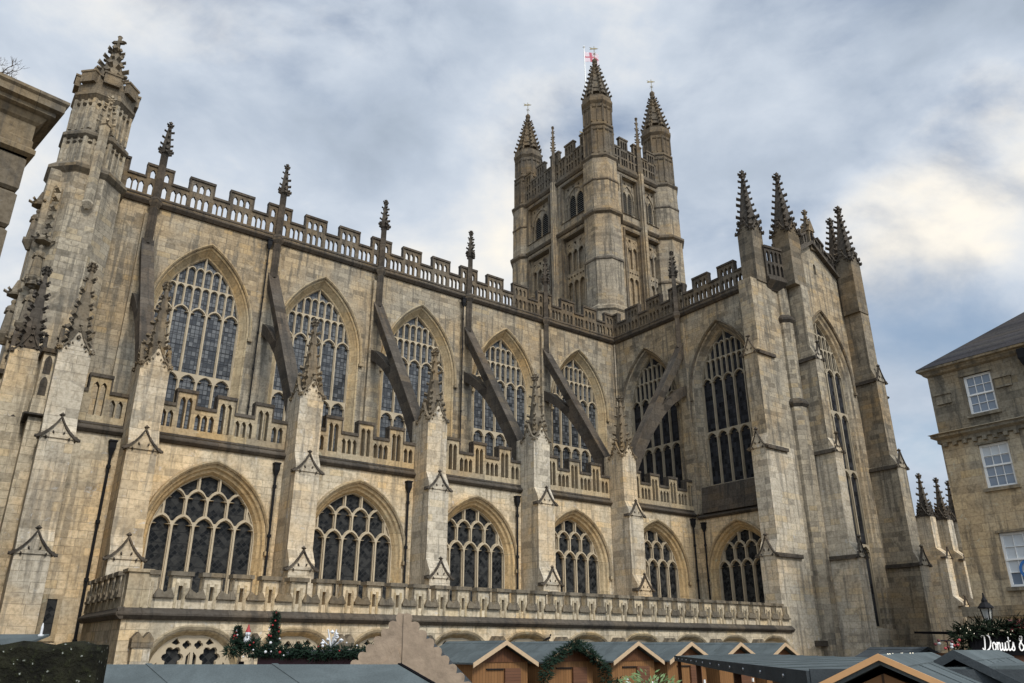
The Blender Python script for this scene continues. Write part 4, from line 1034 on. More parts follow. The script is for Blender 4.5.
# bare tree behind it
bt = thing('bare_tree', 'bare winter tree whose twigs show above the classical cornice', 'tree', (-2.1, 37, 0))
b = MB(); P0 = Vector((-2.1, 37, -ZO + .9)); b.sweep([P0 - Vector((0, 0, .9)), P0 + Vector((.1, 0, 9)), P0 + Vector((0, .1, 18))], .38, .2, 8); b.build('trunk', 'bark', bt)
b = MB()
def limb(p, d, l, r, lv):
    q = p + d * l; m = p.lerp(q, .5) + Vector((random.uniform(-.1, .1), random.uniform(-.1, .1), .1)) * l; b.sweep([p, m, q], r, r * .6, 4, False)
    if lv:
        for _ in range(3):
            e = (d + Vector((random.uniform(-.8, .8), random.uniform(-.8, .8), random.uniform(-.1, .7)))).normalized(); limb(p.lerp(q, random.uniform(.5, 1)), e, l * random.uniform(.55, .75), r * .55, lv - 1)
b.sweep([P0 + Vector((0, .1, 18)), P0 + Vector((0, .1, 25.6))], .2, .05, 6)
for k in range(9):
    a = k * 2.4; limb(P0 + Vector((0, 0, 22.5 + .4 * k)), Vector((math.cos(a), math.sin(a), 1.5)).normalized(), 1.0, .05, 4)
b.build('crown', 'bark', bt)

# ------------------------------------------------------------------ stone house on the right
HX = 36.0
hs_ = thing('stone_house', 'weathered stone house with white sash windows and a hipped slate roof', 'house', (41, 8, 0))
FH = F(HX, 0, 'W')
HW_ = [(-13.77, 9.6, 11.38, 1.16), (-13.75, 6.36, 8.24, 1.2), (-13.65, 2.35, 4.5, 1.34), (-10.6, 9.6, 11.38, 1.16), (-10.6, 6.36, 8.24, 1.2), (-10.4, 2.35, 4.5, 1.34)]
lowh = [[(c - w / 2, z0), (c + w / 2, z0), (c + w / 2, z1), (c - w / 2, z1)] for c, z0, z1, w in HW_]
b = MB(); b.plate(FH, [(-15.85, -ZO), (0, -ZO), (0, 8.75), (-15.85, 8.75)], [h for h in lowh if h[0][1] < 8], -.3, 0, back=False); b.box(HX + .35, 47, 0, 15.85, -ZO, 8.75); b.box(HX + .001, HX + .349, 15.5, 15.849, -ZO, 8.74)
b.build('wall', 'houses', hs_)
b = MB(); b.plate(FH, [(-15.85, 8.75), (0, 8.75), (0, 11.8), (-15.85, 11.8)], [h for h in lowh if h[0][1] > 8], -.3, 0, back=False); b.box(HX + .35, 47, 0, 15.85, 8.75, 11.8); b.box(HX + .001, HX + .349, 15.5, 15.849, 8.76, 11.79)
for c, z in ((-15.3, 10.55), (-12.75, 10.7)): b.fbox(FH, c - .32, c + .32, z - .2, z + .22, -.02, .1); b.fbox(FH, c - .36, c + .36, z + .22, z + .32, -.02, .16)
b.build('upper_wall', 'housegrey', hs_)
b = MB()
for prof in ([(0, 8.55), (.1, 8.6), (.1, 8.75), (.28, 8.85), (.28, 8.95), (.36, 9.0), (.0, 9.12)], [(0, 11.72), (.12, 11.8), (.2, 11.95), (.32, 12.0), (.32, 12.1), (.1, 12.12)]):
    b.loft([[(HX - d, -.3, z), (HX - d, 15.85 + d, z), (47 + d, 15.85 + d, z), (47 + d, -.3, z)] for d, z in prof], True, False, True)
u = -15.7
while u < -1: b.fbox(FH, u, u + .16, 8.42, 8.6, -.01, .2); u += .42
b.build('cornice', 'housegrey', hs_)
b = MB(); e = .34; zr = 14.9
A, B_, C_, D_ = (HX - e, -.3, 12.11), (HX - e, 15.85 + e, 12.11), (47 + e, 15.85 + e, 12.11), (47 + e, -.3, 12.11)
r1, r2 = (39.6, 12.3, zr), (39.6, 2, zr)
b.face([A, B_, r1, r2]); b.face([B_, C_, r1]); b.face([C_, D_, r2, r1]); b.face([D_, A, r2]); b.face([A, D_, C_, B_])
b.build('roof', 'slate', hs_)
b = MB(); b.sweep([(HX - .12, 11.75, -ZO), (HX - .12, 11.75, 11.6)], .06, n=8); b.lathe(HX - .16, 11.75, [(.08, 11.2), (.2, 11.5), (.2, 11.9)], 4); b.build('rainwater_pipe', 'iron', hs_)
def sash(c, z0, z1, w, blind):
    b = MB(); fr = Shift(FH, -.1); cols, rows = 3, 4; g = .022; hs = []
    fw = .09; zi = (z0 + fw + z1 - fw) / 2
    for (za, zb) in ((z0 + fw, zi - .03), (zi + .03, z1 - fw)):
        for i in range(cols):
            for j in range(2):
                a = c - w / 2 + fw + (w - 2 * fw) * i / cols; e_ = c - w / 2 + fw + (w - 2 * fw) * (i + 1) / cols; q0 = za + (zb - za) * j / 2; q1 = za + (zb - za) * (j + 1) / 2
                hs.append([(a + g / 2, q0 + g / 2), (e_ - g / 2, q0 + g / 2), (e_ - g / 2, q1 - g / 2), (a + g / 2, q1 - g / 2)])
    b.plate(fr, [(c - w / 2, z0), (c + w / 2, z0), (c + w / 2, z1), (c - w / 2, z1)], hs, -.08, .0)
    b.fbox(fr, c - w / 2 + .02, c + w / 2 - .02, zi - .035, zi + .035, -.02, .03)
    o = b.build('window', 'white', hs_)
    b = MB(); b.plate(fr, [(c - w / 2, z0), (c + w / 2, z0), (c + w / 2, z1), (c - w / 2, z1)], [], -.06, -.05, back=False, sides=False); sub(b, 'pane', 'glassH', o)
    if blind:
        b = MB(); b.plate(fr, [(c - w / 2 + .05, z1 - blind), (c + w / 2 - .05, z1 - blind), (c + w / 2 - .05, z1 - .02), (c - w / 2 + .05, z1 - .02)], [], -.048, -.043, back=False, sides=False); sub(b, 'blind', 'blind', o)
    b = MB(); b.fbox(FH, c - w / 2 - .12, c + w / 2 + .12, z0 - .14, z0, -.3, .12); sub(b, 'sill', 'housegrey', o)
    b = MB(); b.fbox(FH, c - w / 2 - .1, c + w / 2 + .1, z1, z1 + .1, -.3, .06); sub(b, 'lintel', 'housegrey', o)
    return o
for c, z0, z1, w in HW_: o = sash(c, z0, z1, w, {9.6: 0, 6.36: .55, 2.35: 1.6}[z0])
b = MB(); fr = Shift(FH, -.1); cc = (-13.45, 3.0)
b.plate(fr, clipped := [(cc[0] + .42 * math.cos(t * math.pi / 16), cc[1] + .42 * math.sin(t * math.pi / 16)) for t in range(32)], [[(cc[0] + .32 * math.cos(t * math.pi / 16), cc[1] + .32 * math.sin(t * math.pi / 16)) for t in range(32)]], .002, .012)
b.prism(fr, [(cc[0] - .12, 2.75), (cc[0] - .02, 2.75), (cc[0] + .05, 3.27), (cc[0] - .05, 3.27)], .002, .012)
b.prism(fr, [(cc[0] - .2, 3.0), (cc[0] + .2, 3.05), (cc[0] + .2, 3.13), (cc[0] - .2, 3.08)], .0125, .016)
b.build('window_emblem', 'blue', hs_)
gw = thing('garden_wall', 'low stone wall with weathered coping in front of the stone house', 'wall', (32.8, 9, 0))
b = MB(); b.box(32.6, 33.0, 4, 14.6, -ZO, 1.12); b.box(32.52, 33.08, 14.0, 14.7, -ZO, 1.15); b.build('wall', 'houses', gw)
b = MB(); b.box(32.45, 33.15, 4, 14.8, 1.15, 1.5); b.build('coping', 'housegrey', gw)

# ------------------------------------------------------------------ foliage helpers
def needles(mb, p, r, n, size=.06):
    for _ in range(n):
        d = Vector((random.gauss(0, 1), random.gauss(0, 1), random.gauss(0, 1))).normalized(); c = Vector(p) + d * r * random.random() ** .5
        e = (d + Vector((random.uniform(-.6, .6), random.uniform(-.6, .6), random.uniform(-.6, .6)))).normalized(); t = e.orthogonal().normalized() * size * .3
        mb.face([c - t, c + t, c + e * size * 1.7 + t * .2, c + e * size * 1.7 - t * .2])
def garland(mb, path, r, per, size):
    for a, e in zip(path[:-1], path[1:]):
        a, e = Vector(a), Vector(e); n = max(2, int((e - a).length / (r * .5)))
        for i in range(n): needles(mb, a.lerp(e, (i + random.random()) / n) + Vector((random.uniform(-.3, .3), random.uniform(-.3, .3), random.uniform(-.35, .35))) * r, r * random.uniform(.7, 1.2), per, size)
def ball(mb, p, r):
    mb.lathe(p[0], p[1], [(r * math.sin(math.pi * k / 6) + .0008, p[2] - r * math.cos(math.pi * k / 6)) for k in range(7)], 8)

# ------------------------------------------------------------------ row of market chalets along the vestry range
def chalet(name, x, y, ax, ay, half, depth, zr, drop, label, group, wallm='pine', gablem='pined', fasc='fascia', roofm='felt', shutter=True, over=.38, gable_fill=True, fw=.12, cat='market stall'):
    """gable at (x, y), ridge running along (ax, ay)"""
    r = Vector((ax, ay, 0)).normalized(); t = thing(name, label, cat, (x + r.x * depth / 2, y + r.y * depth / 2, 0), group)
    fr = FD(x, y, -r.y * -1 if False else r.y, -r.x)          # u to the right seen from the front
    fr.U = Vector((r.y, -r.x, 0)); fr.Nn = -r
    ze = zr - drop; sl = drop / half; tk = .05
    b = MB()
    for sg in (-1, 1):
        a = [fr(0, zr, over), fr(sg * half, ze, over), fr(sg * half, ze, -depth - .1), fr(0, zr, -depth - .1)]
        b.hexa(a + [p + Vector((0, 0, tk)) for p in a])
        for k in range(1, max(2, int(depth / 1.0)) + 1):      # lapped edges of the felt strips
            q = over - (depth + over) * k / (max(2, int(depth / 1.0)) + 1)
            a = [fr(0, zr + tk, q), fr(sg * half, ze + tk, q), fr(sg * half, ze + tk, q - .05), fr(0, zr + tk, q - .05)]
            b.hexa(a + [p + Vector((0, 0, .008)) for p in a])
        a = [fr(0, zr + tk, over), fr(sg * .14, zr + tk - .14 * sl, over), fr(sg * .14, zr + tk - .14 * sl, -depth - .1), fr(0, zr + tk, -depth - .1)]
        b.hexa(a + [p + Vector((0, 0, .009)) for p in a])
    b.build('roof', roofm, t)
    b = MB(); hw = half - .16; zt = zr - .05
    b.prism(fr, [(-hw, -ZO), (hw, -ZO), (hw, ze + .16 * sl - .02), (0, zt), (-hw, ze + .16 * sl - .02)], -depth, 0)
    b.build('wall', wallm, t)
    if gable_fill:
        b = MB(); b.prism(fr, [(-hw, ze + .16 * sl - .03), (hw, ze + .16 * sl - .03), (0, zt - .01)], .0, .03); b.build('gable_panel', gablem, t)
    for sg in (-1, 1):
        b = MB(); b.prism(fr, [(0, zr + tk + .012), (sg * (half + .03), ze + tk + .012 - .03 * sl), (sg * (half + .03), ze + tk - fw - .03 * sl), (0, zr + tk - fw)], over, over + .03); b.build('bargeboard', fasc, t)
    if shutter:
        b = MB(); b.fbox(fr, .12, .72, -ZO + .9, ze - .12, .02, .08); b.build('shutter', 'shutter', t)
        b = MB(); b.fbox(fr, -.55, .1, ze - .16, ze - .12, .0, .05); b.build('shutter_rail', 'iron', t)
        b = MB(); b.fbox(fr, .82, .9, ze - .75, ze - .62, .0, .06); b.build('socket_box', 'white', t)
    return t, fr
CX = [15.2, 17.95, 20.9, 23.65, 26.5, 29.35]
CLB = ['wooden market chalet beside the scalloped gable board, leftmost of the row', 'wooden market chalet with a fir garland draped over its gable', 'wooden market chalet just right of the garlanded one',
       'wooden market chalet in mid row, half hidden by the long dark awning', 'wooden market chalet second from the abbey transept end, only its gable showing', 'wooden market chalet at the right end of the row by the transept buttress']
ch = []
for x, l in zip(CX, CLB): ch.append(chalet('market_chalet', x, 20.9, 0, 1, 1.2, 3.0, .2, .62, l, 'wooden chalets in a row below the abbey', over=.3))
fr = ch[1][1]; t = thing('garland', 'bushy fir garland draped along a chalet gable', 'garland', (CX[1], 20.5, 0))
b = MB(); garland(b, [fr(-1.32, -.95, .42), fr(-1.25, -.45, .42), fr(-.6, -.12, .42), fr(0, .22, .42), fr(.6, -.12, .42), fr(1.2, -.5, .42), fr(1.28, -.9, .42)], .17, 34, .085); b.build('fir_branches', 'needle', t)
b = MB(); garland(b, [fr(1.55, -1.02, .3), fr(1.95, -1.0, .3), fr(2.0, -.88, .3)], .1, 14, .07); b.build('fir_branches', 'needle', t)
px_, py_, pz_ = 18.25, 22.3, .262
bd = thing('pigeon', 'small dark pigeon perched on a chalet roof ridge', 'bird', (px_, py_, pz_ + ZO))
def BP(a, z): return (px_ + a * .45 * .6, py_ - a * .45 * .8, pz_ + z * .52)
b = MB(); b.sweep([BP(-.2, .1), BP(-.1, .16), BP(.05, .2), BP(.15, .26)], .04, .035, 8); b.sweep([BP(.13, .24), BP(.17, .34), BP(.18, .42), BP(.2, .45)], .034, .022, 8)
b.sweep([BP(-.16, .12), BP(-.42, .03)], .026, .012, 6); b.sweep([BP(.2, .42), BP(.29, .40)], .008, .002, 5)
for dx in (-.016, .016): b.sweep([(BP(.02, 0)[0] + dx, BP(.02, 0)[1], BP(0, .14)[2]), (BP(.02, 0)[0] + dx, BP(.02, 0)[1], pz_ - .01)], .006, n=5)
b.build('body', 'iron', bd)

# stall with the scalloped gable board
sg_t = thing('gabled_stall', 'market stall with a tall scalloped board gable of weathered timber', 'market stall', (4.6, 8.2, 0))
fr = FD(4.45, 7.91, .80, -.60)
def scal(sg, bottom):
    pts = []; apex = .36; sl = 1.02; n = 15; w = bottom
    for i in range(n):
        a0, a1 = w * i / n, w * (i + 1) / n
        for k in range(5):
            t_ = k / 5; u_ = a0 + (a1 - a0) * t_; bl = .05 * math.sin(math.pi * t_) ** .7
            pts.append((sg * max(.0, u_ + bl * .72), apex - u_ * sl + bl * .7))
    pts.append((sg * w, apex - w * sl)); return pts
for sg, wd_ in ((-1, 1.15), (1, 1.25)):
    b = MB(); e = scal(sg, wd_); inner = [(sg * wd_ * .93, e[-1][1] - .22), (sg * .6, -1.0), (sg * .012, -.55)] if sg > 0 else [(sg * wd_, e[-1][1] - .2), (sg * .5, -1.0), (sg * .0, -.55)]
    b.plate(fr, e + inner, [], .02 if sg > 0 else 0, .07 if sg > 0 else .05); b.build('gable_board', 'gable', sg_t)
b = MB(); b.prism(fr, [(-.32, -.28), (-.06, -.34), (-.0, -.12), (-.05, .02)], .051, .075); b.build('brace_board', 'gable', sg_t)
b = MB(); b.prism(fr, [(-.95, -ZO), (.95, -ZO), (.95, -.8), (0, .05), (-.95, -.8)], -2.2, -.02); b.build('wall', 'pined', sg_t)
b = MB()
for sg in (-1, 1):
    a = [fr(0, .14, -.0), fr(sg * 1.05, -.86, -.0), fr(sg * 1.05, -.86, -2.4), fr(0, .14, -2.4)]; b.hexa(a + [p + Vector((0, 0, .05)) for p in a])
b.build('roof', 'feltd', sg_t)
# grey felt roof in front
fs = thing('front_stall', 'nearest market stall at lower left, its plain grey felt roof filling the corner', 'market stall', (1.5, 6.0, 0))
e_ = Vector((.8, -.6, 0)); n_ = Vector((-.6, -.8, 0)); rr = Vector((3.43, 6.17, 0)); vv = Vector((.26, -.98, 0))
def RP(s, d, z): p = rr - e_ * s + vv * d; return (p.x, p.y, z)
b = MB(); b.hexa([RP(0, 0, -.155), RP(0, 1.9, -.84), RP(4.2, 1.9, -.84), RP(4.2, 0, -.155), RP(0, 0, -.115), RP(0, 1.9, -.80), RP(4.2, 1.9, -.80), RP(4.2, 0, -.115)])
b.hexa([RP(0, 0, -.156), RP(0, -1.6, -.75), RP(4.2, -1.6, -.75), RP(4.2, 0, -.156), RP(0, 0, -.116), RP(0, -1.6, -.71), RP(4.2, -1.6, -.71), RP(4.2, 0, -.116)])
for s0 in (1.0, 2.05, 3.1): b.hexa([RP(s0, .0, -.114), RP(s0, 1.9, -.799), RP(s0 + .05, 1.9, -.799), RP(s0 + .05, 0, -.114), RP(s0, .0, -.107), RP(s0, 1.9, -.792), RP(s0 + .05, 1.9, -.792), RP(s0 + .05, 0, -.107)])
b.build('roof', 'felt', fs)
b = MB(); b.hexa([RP(-.03, .0, -.2), RP(-.03, 1.92, -.9), RP(-.0, 1.92, -.9), RP(-.0, 0, -.2), RP(-.03, 0, -.105), RP(-.03, 1.92, -.795), RP(.0, 1.92, -.795), RP(.0, 0, -.105)]); b.build('verge_strip', 'signb', fs)
b = MB(); b.hexa([RP(.2, -1.4, -ZO), RP(.2, 1.7, -ZO), RP(4, 1.7, -ZO), RP(4, -1.4, -ZO), RP(.2, -1.4, -.8), RP(.2, 1.7, -.8), RP(4, 1.7, -.8), RP(4, -1.4, -.8)]); b.build('wall', 'pine', fs)
# mossy wall, lower left
mw = thing('mossy_wall', 'dark moss-covered stone wall end at the lower left with white lichen specks', 'wall', (.3, 5.2, 0))
fr = FD(.92, 4.92, .92, -.40); b = MB(); n = 40
rings = []
for d in (0.0, -.03, -.17, -.2):
    top = [(-2.6 + 2.6 * i / n, (.03 if d in (-.03, -.17) else .0) + .012 * math.sin(i * 1.7) + random.uniform(-.006, .006)) for i in range(n + 1)]
    rings.append([fr(u_, z_, d) for u_, z_ in [(-2.6, -ZO)] + top + [(0, -ZO)]])
b.loft(rings, True, True, True); b.build('wall', 'moss', mw)
b = MB()
for i in range(420):
    u_ = -2.5 * random.random(); d = -.2 * random.random(); needles(b, fr(u_, .012, d), .012, 3, .007)
b.build('moss_tufts', 'leafdk', mw)
# far stall roof behind the mossy wall
bs = thing('market_stall', 'blue-grey stall roof peeping over the mossy wall', 'market stall', (2.2, 16.6, 0), rot=0)
fr = FD(2.3, 17.0, .8, -.6); b = MB()
a = [fr(-2.6, -.05, .9), fr(-.12, -.05, .9), fr(-.12, .22, -.2), fr(-2.6, .22, -.2)]; b.hexa(a + [p + Vector((0, 0, .04)) for p in a]); b.build('roof', 'felt', bs)
b = MB(); b.fbox(fr, -2.5, -.25, -ZO, -.06, -.2, .8); b.build('wall', 'pined', bs)
cd = thing('candle_ornament', 'slim white candle ornament standing on the blue-grey stall roof', 'ornament', (*fr(-.22, 0, -.1).xy, .2 + ZO))
p = fr(-.22, 0, -.1); b = MB(); b.lathe(p.x, p.y, [(.05, .22), (.05, .25), (.022, .26), (.022, .38), (.006, .45)], 8); b.build('candle', 'bulbw', cd)

# garlanded Christmas stall
xs_t = thing('garlanded_stall', 'plum coloured market stall edged with fir garland', 'market stall', (6.2, 14.9, 0))
A, B2 = Vector((4.95, 15.05, 0)), Vector((7.0, 13.5, 0)); e2 = (B2 - A).normalized(); fr = FD(A.x, A.y, e2.x, e2.y); L = (B2 - A).length
b = MB(); b.fbox(fr, .5, L + .6, -ZO, -.12, -1.8, 0); b.build('wall', 'purple', xs_t)
b = MB(); a = [fr(.35, -.14, .1), fr(L + .7, -.14, .1), fr(L + .7, -.05, -1.9), fr(.35, -.05, -1.9)]; b.hexa(a + [p + Vector((0, 0, .05)) for p in a]); b.build('roof', 'feltd', xs_t)
b = MB(); b.sweep([fr(.25, -ZO, .1), fr(.25, -.2, .1)], .05, n=8); b.build('post', 'signb', xs_t)
gl = thing('garland', 'thick fir garland with white and red baubles along a plum stall roof', 'garland', (6.0, 14.2, 2.4))
b = MB(); garland(b, [fr(.02, .0, .2), fr(.3, .02, .2), fr(.9, -.02, .2), fr(1.6, -.05, .2), fr(L + .3, -.06, .2)], .115, 52, .05); garland(b, [fr(.15, .1, .2), fr(.5, .1, .2)], .09, 34, .05); b.build('fir_branches', 'needle', gl)
random.seed(5)
for k in range(15):
    b = MB(); ball(b, fr(random.uniform(0, L + .2), random.uniform(-.12, .12), .34), random.choice((.014, .018, .024))); b.build('bauble', random.choice(('bulbw', 'bulbw', 'bulbr', 'bulbr')), gl)
def small_tree(u, z, h, r, label, base=True):
    t = thing('christmas_tree', label, 'Christmas tree', (*fr(u, 0, .1).xy, z + ZO), 'small trees on the garlanded stall')
    b = MB(); b.sweep([fr(u, z, .1), fr(u, z + h * .95, .1)], .025, n=5); b.build('trunk', 'bark', t)
    b = MB()
    for i in range(34):
        q = (i + .5) / 34
        for _ in range(4):
            a_ = random.random() * 6.28; rad = r * (1 - q) * random.uniform(.4, 1)
            needles(b, fr(u + rad * math.cos(a_), z + .04 + h * q, .1 + rad * math.sin(a_)), .04, 8, .036)
    b.build('branches', 'needle', t)
    for i in range(9):
        q = random.uniform(.05, .9); a_ = random.uniform(.3, 2.9); rad = r * (1 - q) * .95 + .03; b = MB(); ball(b, fr(u + rad * math.cos(a_), z + .04 + h * q, .1 + rad * math.sin(a_)), .017); b.build('bauble', 'bulbr' if i % 4 else 'bulbw', t)
    b = MB(); b.blob(fr(u, z + h + .02, .1), .04, 1.3); b.build('tree_topper', 'bulbr', t)
small_tree(.78, .04, .54, .13, 'tallest little decorated fir tree standing on the fir garland')
small_tree(.12, .08, .24, .075, 'short dark little fir tree at the left end of the garland')
sm = thing('snowman_ornament', 'little white snowman with red hat on the garland beside the short fir', 'ornament', (*fr(.34, 0, .1).xy, .14 + ZO))
b = MB(); q = fr(.34, 0, .2); ball(b, (q.x, q.y, .16), .07); ball(b, (q.x, q.y, .26), .05); b.build('body', 'bulbw', sm); b = MB(); b.lathe(q.x, q.y, [(.05, .29), (.03, .34), (.005, .42)], 8); b.build('hat', 'bulbr', sm)
wr = thing('frosted_ornament', 'white frosted branch ornament at the right end of the garland', 'ornament', (*fr(1.82, 0, .1).xy, .0 + ZO))
b = MB()
for k in range(9):
    a_ = random.uniform(-1.1, 1.1); b.sweep([fr(1.82, .02, .1), fr(1.82 + .22 * math.sin(a_), .02 + .34 * math.cos(a_) * random.uniform(.5, 1), .1 + random.uniform(-.08, .1))], .02, .012, 4)
    b.blob(fr(1.82 + .2 * math.sin(a_), .02 + .3 * math.cos(a_) * random.uniform(.4, 1), .12), .045)
b.build('frosted_twigs', 'bulbw', wr)

# long dark awning with bolts, right of centre
aw = thing('awning_stall', 'long low stall with a dark grey bolted sheet awning', 'market stall', (8.5, 6.5, 0))
A, B2 = Vector((18.1, 16.4, 0)), Vector((6.2, 4.15, 0)); e2 = (B2 - A).normalized(); fr = FD(A.x, A.y, e2.x, e2.y); L = (B2 - A).length
b = MB()
a = [fr(0, -.17, 0), fr(L, -.17, 0), fr(L, -.11, -2.0), fr(0, -.11, -2.0)]; b.hexa([p - Vector((0, 0, .04)) for p in a] + a)
a = [fr(0, -.11, -2.0), fr(L, -.11, -2.0), fr(L, -.2, -2.9), fr(0, -.2, -2.9)]; b.hexa([p - Vector((0, 0, .04)) for p in a] + a)
k = 1.2
while k < L - .5:
    b.hexa([fr(k, -.169, 0), fr(k + .05, -.169, 0), fr(k + .05, -.109, -2.0), fr(k, -.109, -2.0), fr(k, -.162, 0), fr(k + .05, -.162, 0), fr(k + .05, -.102, -2.0), fr(k, -.102, -2.0)]); k += 1.22
b.build('awning_sheet', 'felt', aw)
b = MB(); b.fbox(fr, -.02, L + .02, -.30, -.165, .0, .03); b.fbox(fr, L, L + .03, -.26, -.15, -2.0, .0); b.build('awning_edge', 'feltd', aw)
k = .5
while k < L:
    b = MB(); q = fr(k, -.23, .03); b.prism(FD(q.x, q.y, e2.x, e2.y), [(.018 * math.cos(i * 1.047), -.23 + .018 * math.sin(i * 1.047)) for i in range(6)], 0, .012); b.build('bolt', 'bolt', aw); k += 1.3
for u_ in (.1, L * .35, L * .7, L - .1):
    b = MB(); b.fbox(fr, u_ - .05, u_ + .05, -ZO, -.22, -.14, -.04); b.build('post', 'pined', aw)
b = MB(); b.fbox(fr, .2, L - .2, -ZO, -1.5, -.4, -.3); b.fbox(fr, .1, L - .1, -ZO, -.25, -2.7, -2.6); b.build('counter', 'pined', aw)
# flower arrangement at the far end of the awning
fl_t = thing('potted_flowers', 'pot of pale green leaves and flowers beside the dark awning', 'plant', (11.6, 11.2, 0))
b = MB(); b.lathe(11.6, 11.2, [(.22, -ZO), (.3, -.85), (.32, -.8), (.24, -.8)], 10); b.build('planter', 'pined', fl_t)
b = MB()
for k in range(320):
    a_ = random.random() * 6.28; r_ = random.random() ** .5 * .5; p = Vector((11.6 + r_ * math.cos(a_), 11.2 + r_ * math.sin(a_), -.85 + random.random() * (.5 - r_ * .4))); o = Vector((math.cos(a_), math.sin(a_), random.uniform(.1, 1))).normalized(); s_ = o.orthogonal().normalized() * .018
    b.cur = 0 if random.random() < .95 else 1
    b.mesh([p, p + o * .06 + s_, p + o * .13, p + o * .06 - s_], [(0, 1, 2, 3)])
b.build('leaves', ['leaflt', 'bulbw'], fl_t)

# the near chalets lower right
chalet('market_stall', 4.85, 2.74, .92, .39, 1.2, 4.4, -.085, .56, 'near market stall with orange timber bargeboards and grey felt roof', None, 'pine', 'pined', 'fascia2', 'felt', False, .1, False, .025)
chalet('market_stall', 7.2, 3.4, .951, .309, 1.5, 3.6, -.064, .82, 'grey-roofed market stall at the lower right corner below the black sign', None, 'feltd', 'feltd', 'feltd', 'felt', False, .12, True, .06)
chalet('market_stall', 20.5, 10.5, .3, .95, 1.0, 1.6, .0, .4, 'small stall with a dark teal roof behind the two near right stalls', None, 'pined', 'pined', 'feltd', 'feltd', False, .2, True, .06)
bw = thing('bauble_cluster', 'cluster of red and white baubles fixed on a grey stall ridge', 'ornament', (7.3, 3.5, -.01 + ZO))
for k in range(14):
    b = MB(); ball(b, (7.3 + random.uniform(-.06, .1), 3.5 + random.uniform(-.08, .08), random.uniform(.0, .09)), .012); b.build('bauble', random.choice(('bulbw', 'bulbr', 'leafred')), bw)
b = MB(); b.sweep([(7.27, 3.54, .07), (7.33, 3.46, .07)], .006, n=5); b.sweep([(7.3, 3.5, -.06), (7.3, 3.5, .07)], .006, n=5); b.build('bracket', 'iron', bw)
for k in range(7):
    u_ = k * .32; p = Vector((4.85, 2.74, 0)) + Vector((.92, .39, 0)) * (u_ + random.uniform(.1, .35))
    b = MB(); ball(b, (p.x, p.y + random.uniform(-.02, .02), -.028), .0045); tag(b.build('fairy_light', 'fairy'), 'tiny warm fairy bulb sitting along the ridge of the orange-edged stall', 'fairy light', 'fairy lights on the near stall ridge')

# black sign with script lettering
sg_ = thing('shop_sign', 'black stall sign lettered Donuts & in glowing white script', 'sign', (19.6, 7.9, 0))
fr = FD(18.72, 8.5, .8, -.6)
b = MB(); b.fbox(fr, 0, 3.2, -.12, .37, -.08, 0); b.build('board', 'signb', sg_)
GL = {'D': (.86, [[(.22, .98), (.2, .5), (.14, .06)], [(-.08, .86), (.05, 1.0), (.38, 1.02), (.68, .84), (.74, .5), (.58, .14), (.28, .0), (.02, .04), (-.06, .16)]]),
      'o': (.44, [[(.3, .44), (.2, .52), (.08, .44), (.03, .24), (.1, .04), (.22, .0), (.33, .14), (.34, .34), (.27, .47), (.3, .38), (.44, .4)]]),
      'n': (.50, [[(.03, .5), (.07, .46), (.05, .0)], [(.06, .3), (.16, .48), (.27, .48), (.3, .36), (.28, .08), (.34, .0), (.48, .1)]]),
      'u': (.50, [[(.04, .5), (.03, .16), (.1, .0), (.22, .06), (.3, .3)], [(.32, .5), (.29, .12), (.35, .0), (.48, .1)]]),
      't': (.36, [[(.16, .86), (.12, .4), (.1, .1), (.18, .0), (.32, .1)], [(-.04, .55), (.14, .58), (.34, .62)]]),
      's': (.46, [[(.0, .05), (.14, .28), (.22, .52), (.25, .3), (.3, .12), (.2, .0), (.06, .04)]]),
      ' ': (.28, []), '&': (.7, [[(.62, .02), (.4, .28), (.16, .6), (.14, .82), (.26, .92), (.36, .8), (.28, .62), (.08, .4), (.02, .18), (.14, .0), (.34, .06), (.52, .36)]])}
def smooth(pts, n=5):
    out = []; P = [pts[0]] + pts + [pts[-1]]
    for i in range(1, len(P) - 2):
        for k in range(n):
            t_ = k / n; q = []
            for c in (0, 1):
                a, b_, c_, d_ = P[i - 1][c], P[i][c], P[i + 1][c], P[i + 2][c]
                q.append(.5 * (2 * b_ + (c_ - a) * t_ + (2 * a - 5 * b_ + 4 * c_ - d_) * t_ ** 2 + (3 * b_ - a - 3 * c_ + d_) * t_ ** 3))
            out.append(tuple(q))
    return out + [pts[-1]]
u_ = .25; sc = .30
for chx in 'Donuts &':
    wdt, strokes = GL[chx]
    if strokes:
        b = MB()
        for k, st in enumerate(strokes): b.sweep([fr(u_ + (x + z * .12) * sc * .76, -.02 + z * sc * 1.05, .03 + .004 * k) for x, z in smooth(st)], .0125, n=6)
        b.build('letter', 'lit', sg_)
    u_ += wdt * sc * .76
ds = thing('donut_stall', 'dark stall carrying the black lettered sign', 'market stall', (20.2, 8.6, 0))
b = MB(); b.fbox(fr, .05, 3.15, -ZO, -.08, -2.2, -.1); b.build('wall', 'pined', ds)
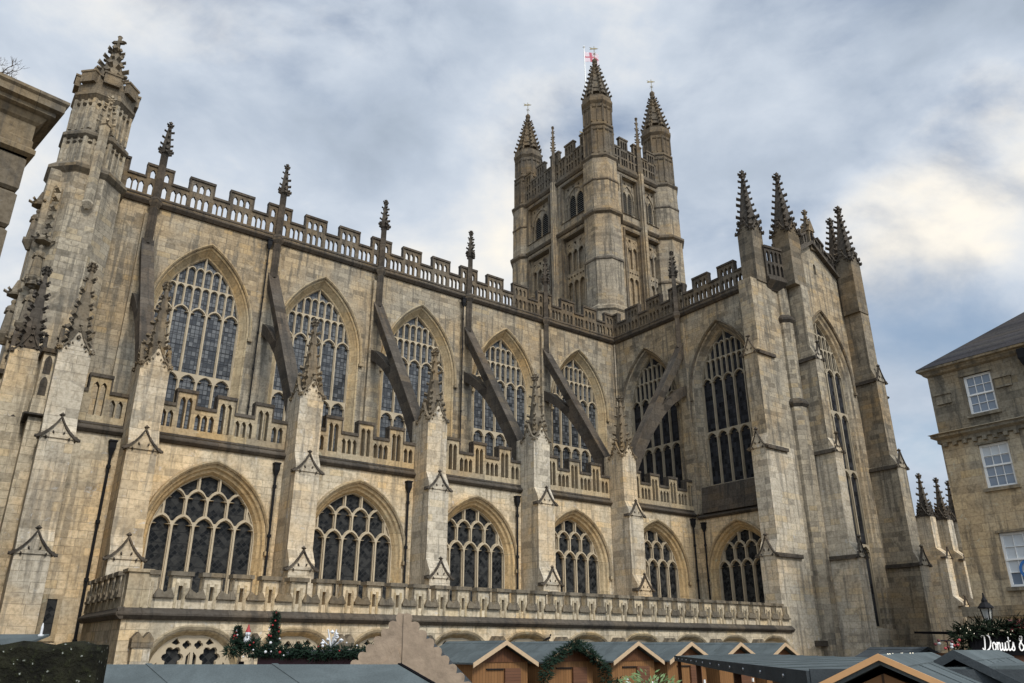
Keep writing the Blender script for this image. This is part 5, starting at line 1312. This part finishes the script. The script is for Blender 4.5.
b = MB(); a = [fr(-.05, .3, -.1), fr(3.3, .3, -.1), fr(3.3, .36, -2.3), fr(-.05, .36, -2.3)]; b.hexa(a + [p + Vector((0, 0, .05)) for p in a]); b.build('roof', 'signb', ds)
gl2 = thing('garland', 'dark leafy garland with red flowers along the top of the black sign', 'garland', (19.8, 7.8, .5 + ZO))
b = MB(); garland(b, [fr(-.25, -.1, .0), fr(-.2, .3, .0), fr(.1, .42, .0), (fr(1.2, .45, .0)), fr(3.2, .46, .0)], .17, 44, .085)
b.build('leaves', 'leafdk', gl2)
b = MB()
for k in range(60): needles(b, fr(random.uniform(.85, 3.2), random.uniform(.34, .58), random.uniform(.05, .2)), .035, 5, .04)
b.build('flowers', 'leafred', gl2)
for k in range(14):
    b = MB(); ball(b, fr(random.uniform(-.3, 1.6), random.uniform(.3, .5), .2), .008); b.build('fairy_light', 'fairy', gl2)

# street lantern
ln = thing('street_lamp', 'black iron street lantern on a post in front of the stone house', 'street lamp', (22.35, 9.58, 0))
lx, ly, z0 = 22.35, 9.58, .66
b = MB(); b.lathe(lx, ly, [(.16, -ZO), (.16, -1.8), (.08, -1.6), (.055, .3), (.1, .42), (.05, .5)], 10); b.build('post', 'iron', ln)
b = MB(); h0, h1 = z0, z0 + .32
for k in range(4):
    a_ = math.pi / 4 + math.pi / 2 * k; b.sweep([(lx + .08 * math.cos(a_), ly + .08 * math.sin(a_), h0), (lx + .145 * math.cos(a_), ly + .145 * math.sin(a_), h1)], .016, n=4)
b.lathe(lx, ly, [(.16, h0 - .03), (.16, h0)], 4); b.lathe(lx, ly, [(.18, h1), (.18, h1 + .03), (.1, h1 + .13), (.07, h1 + .15), (.07, h1 + .2), (.03, h1 + .26), (.015, h1 + .38)], 8)
b.build('lantern_frame', 'iron', ln)
b = MB(); b.lathe(lx, ly, [(.075, h0 + .01), (.13, h1 - .01)], 4); b.build('lantern_glass', 'lampg', ln)
b = MB(); b.lathe(lx, ly, [(.02, h0 + .02), (.03, h0 + .16), (.045, h0 + .24), (.02, h0 + .3)], 8); b.build('lamp_bulb', 'bulbw', ln)
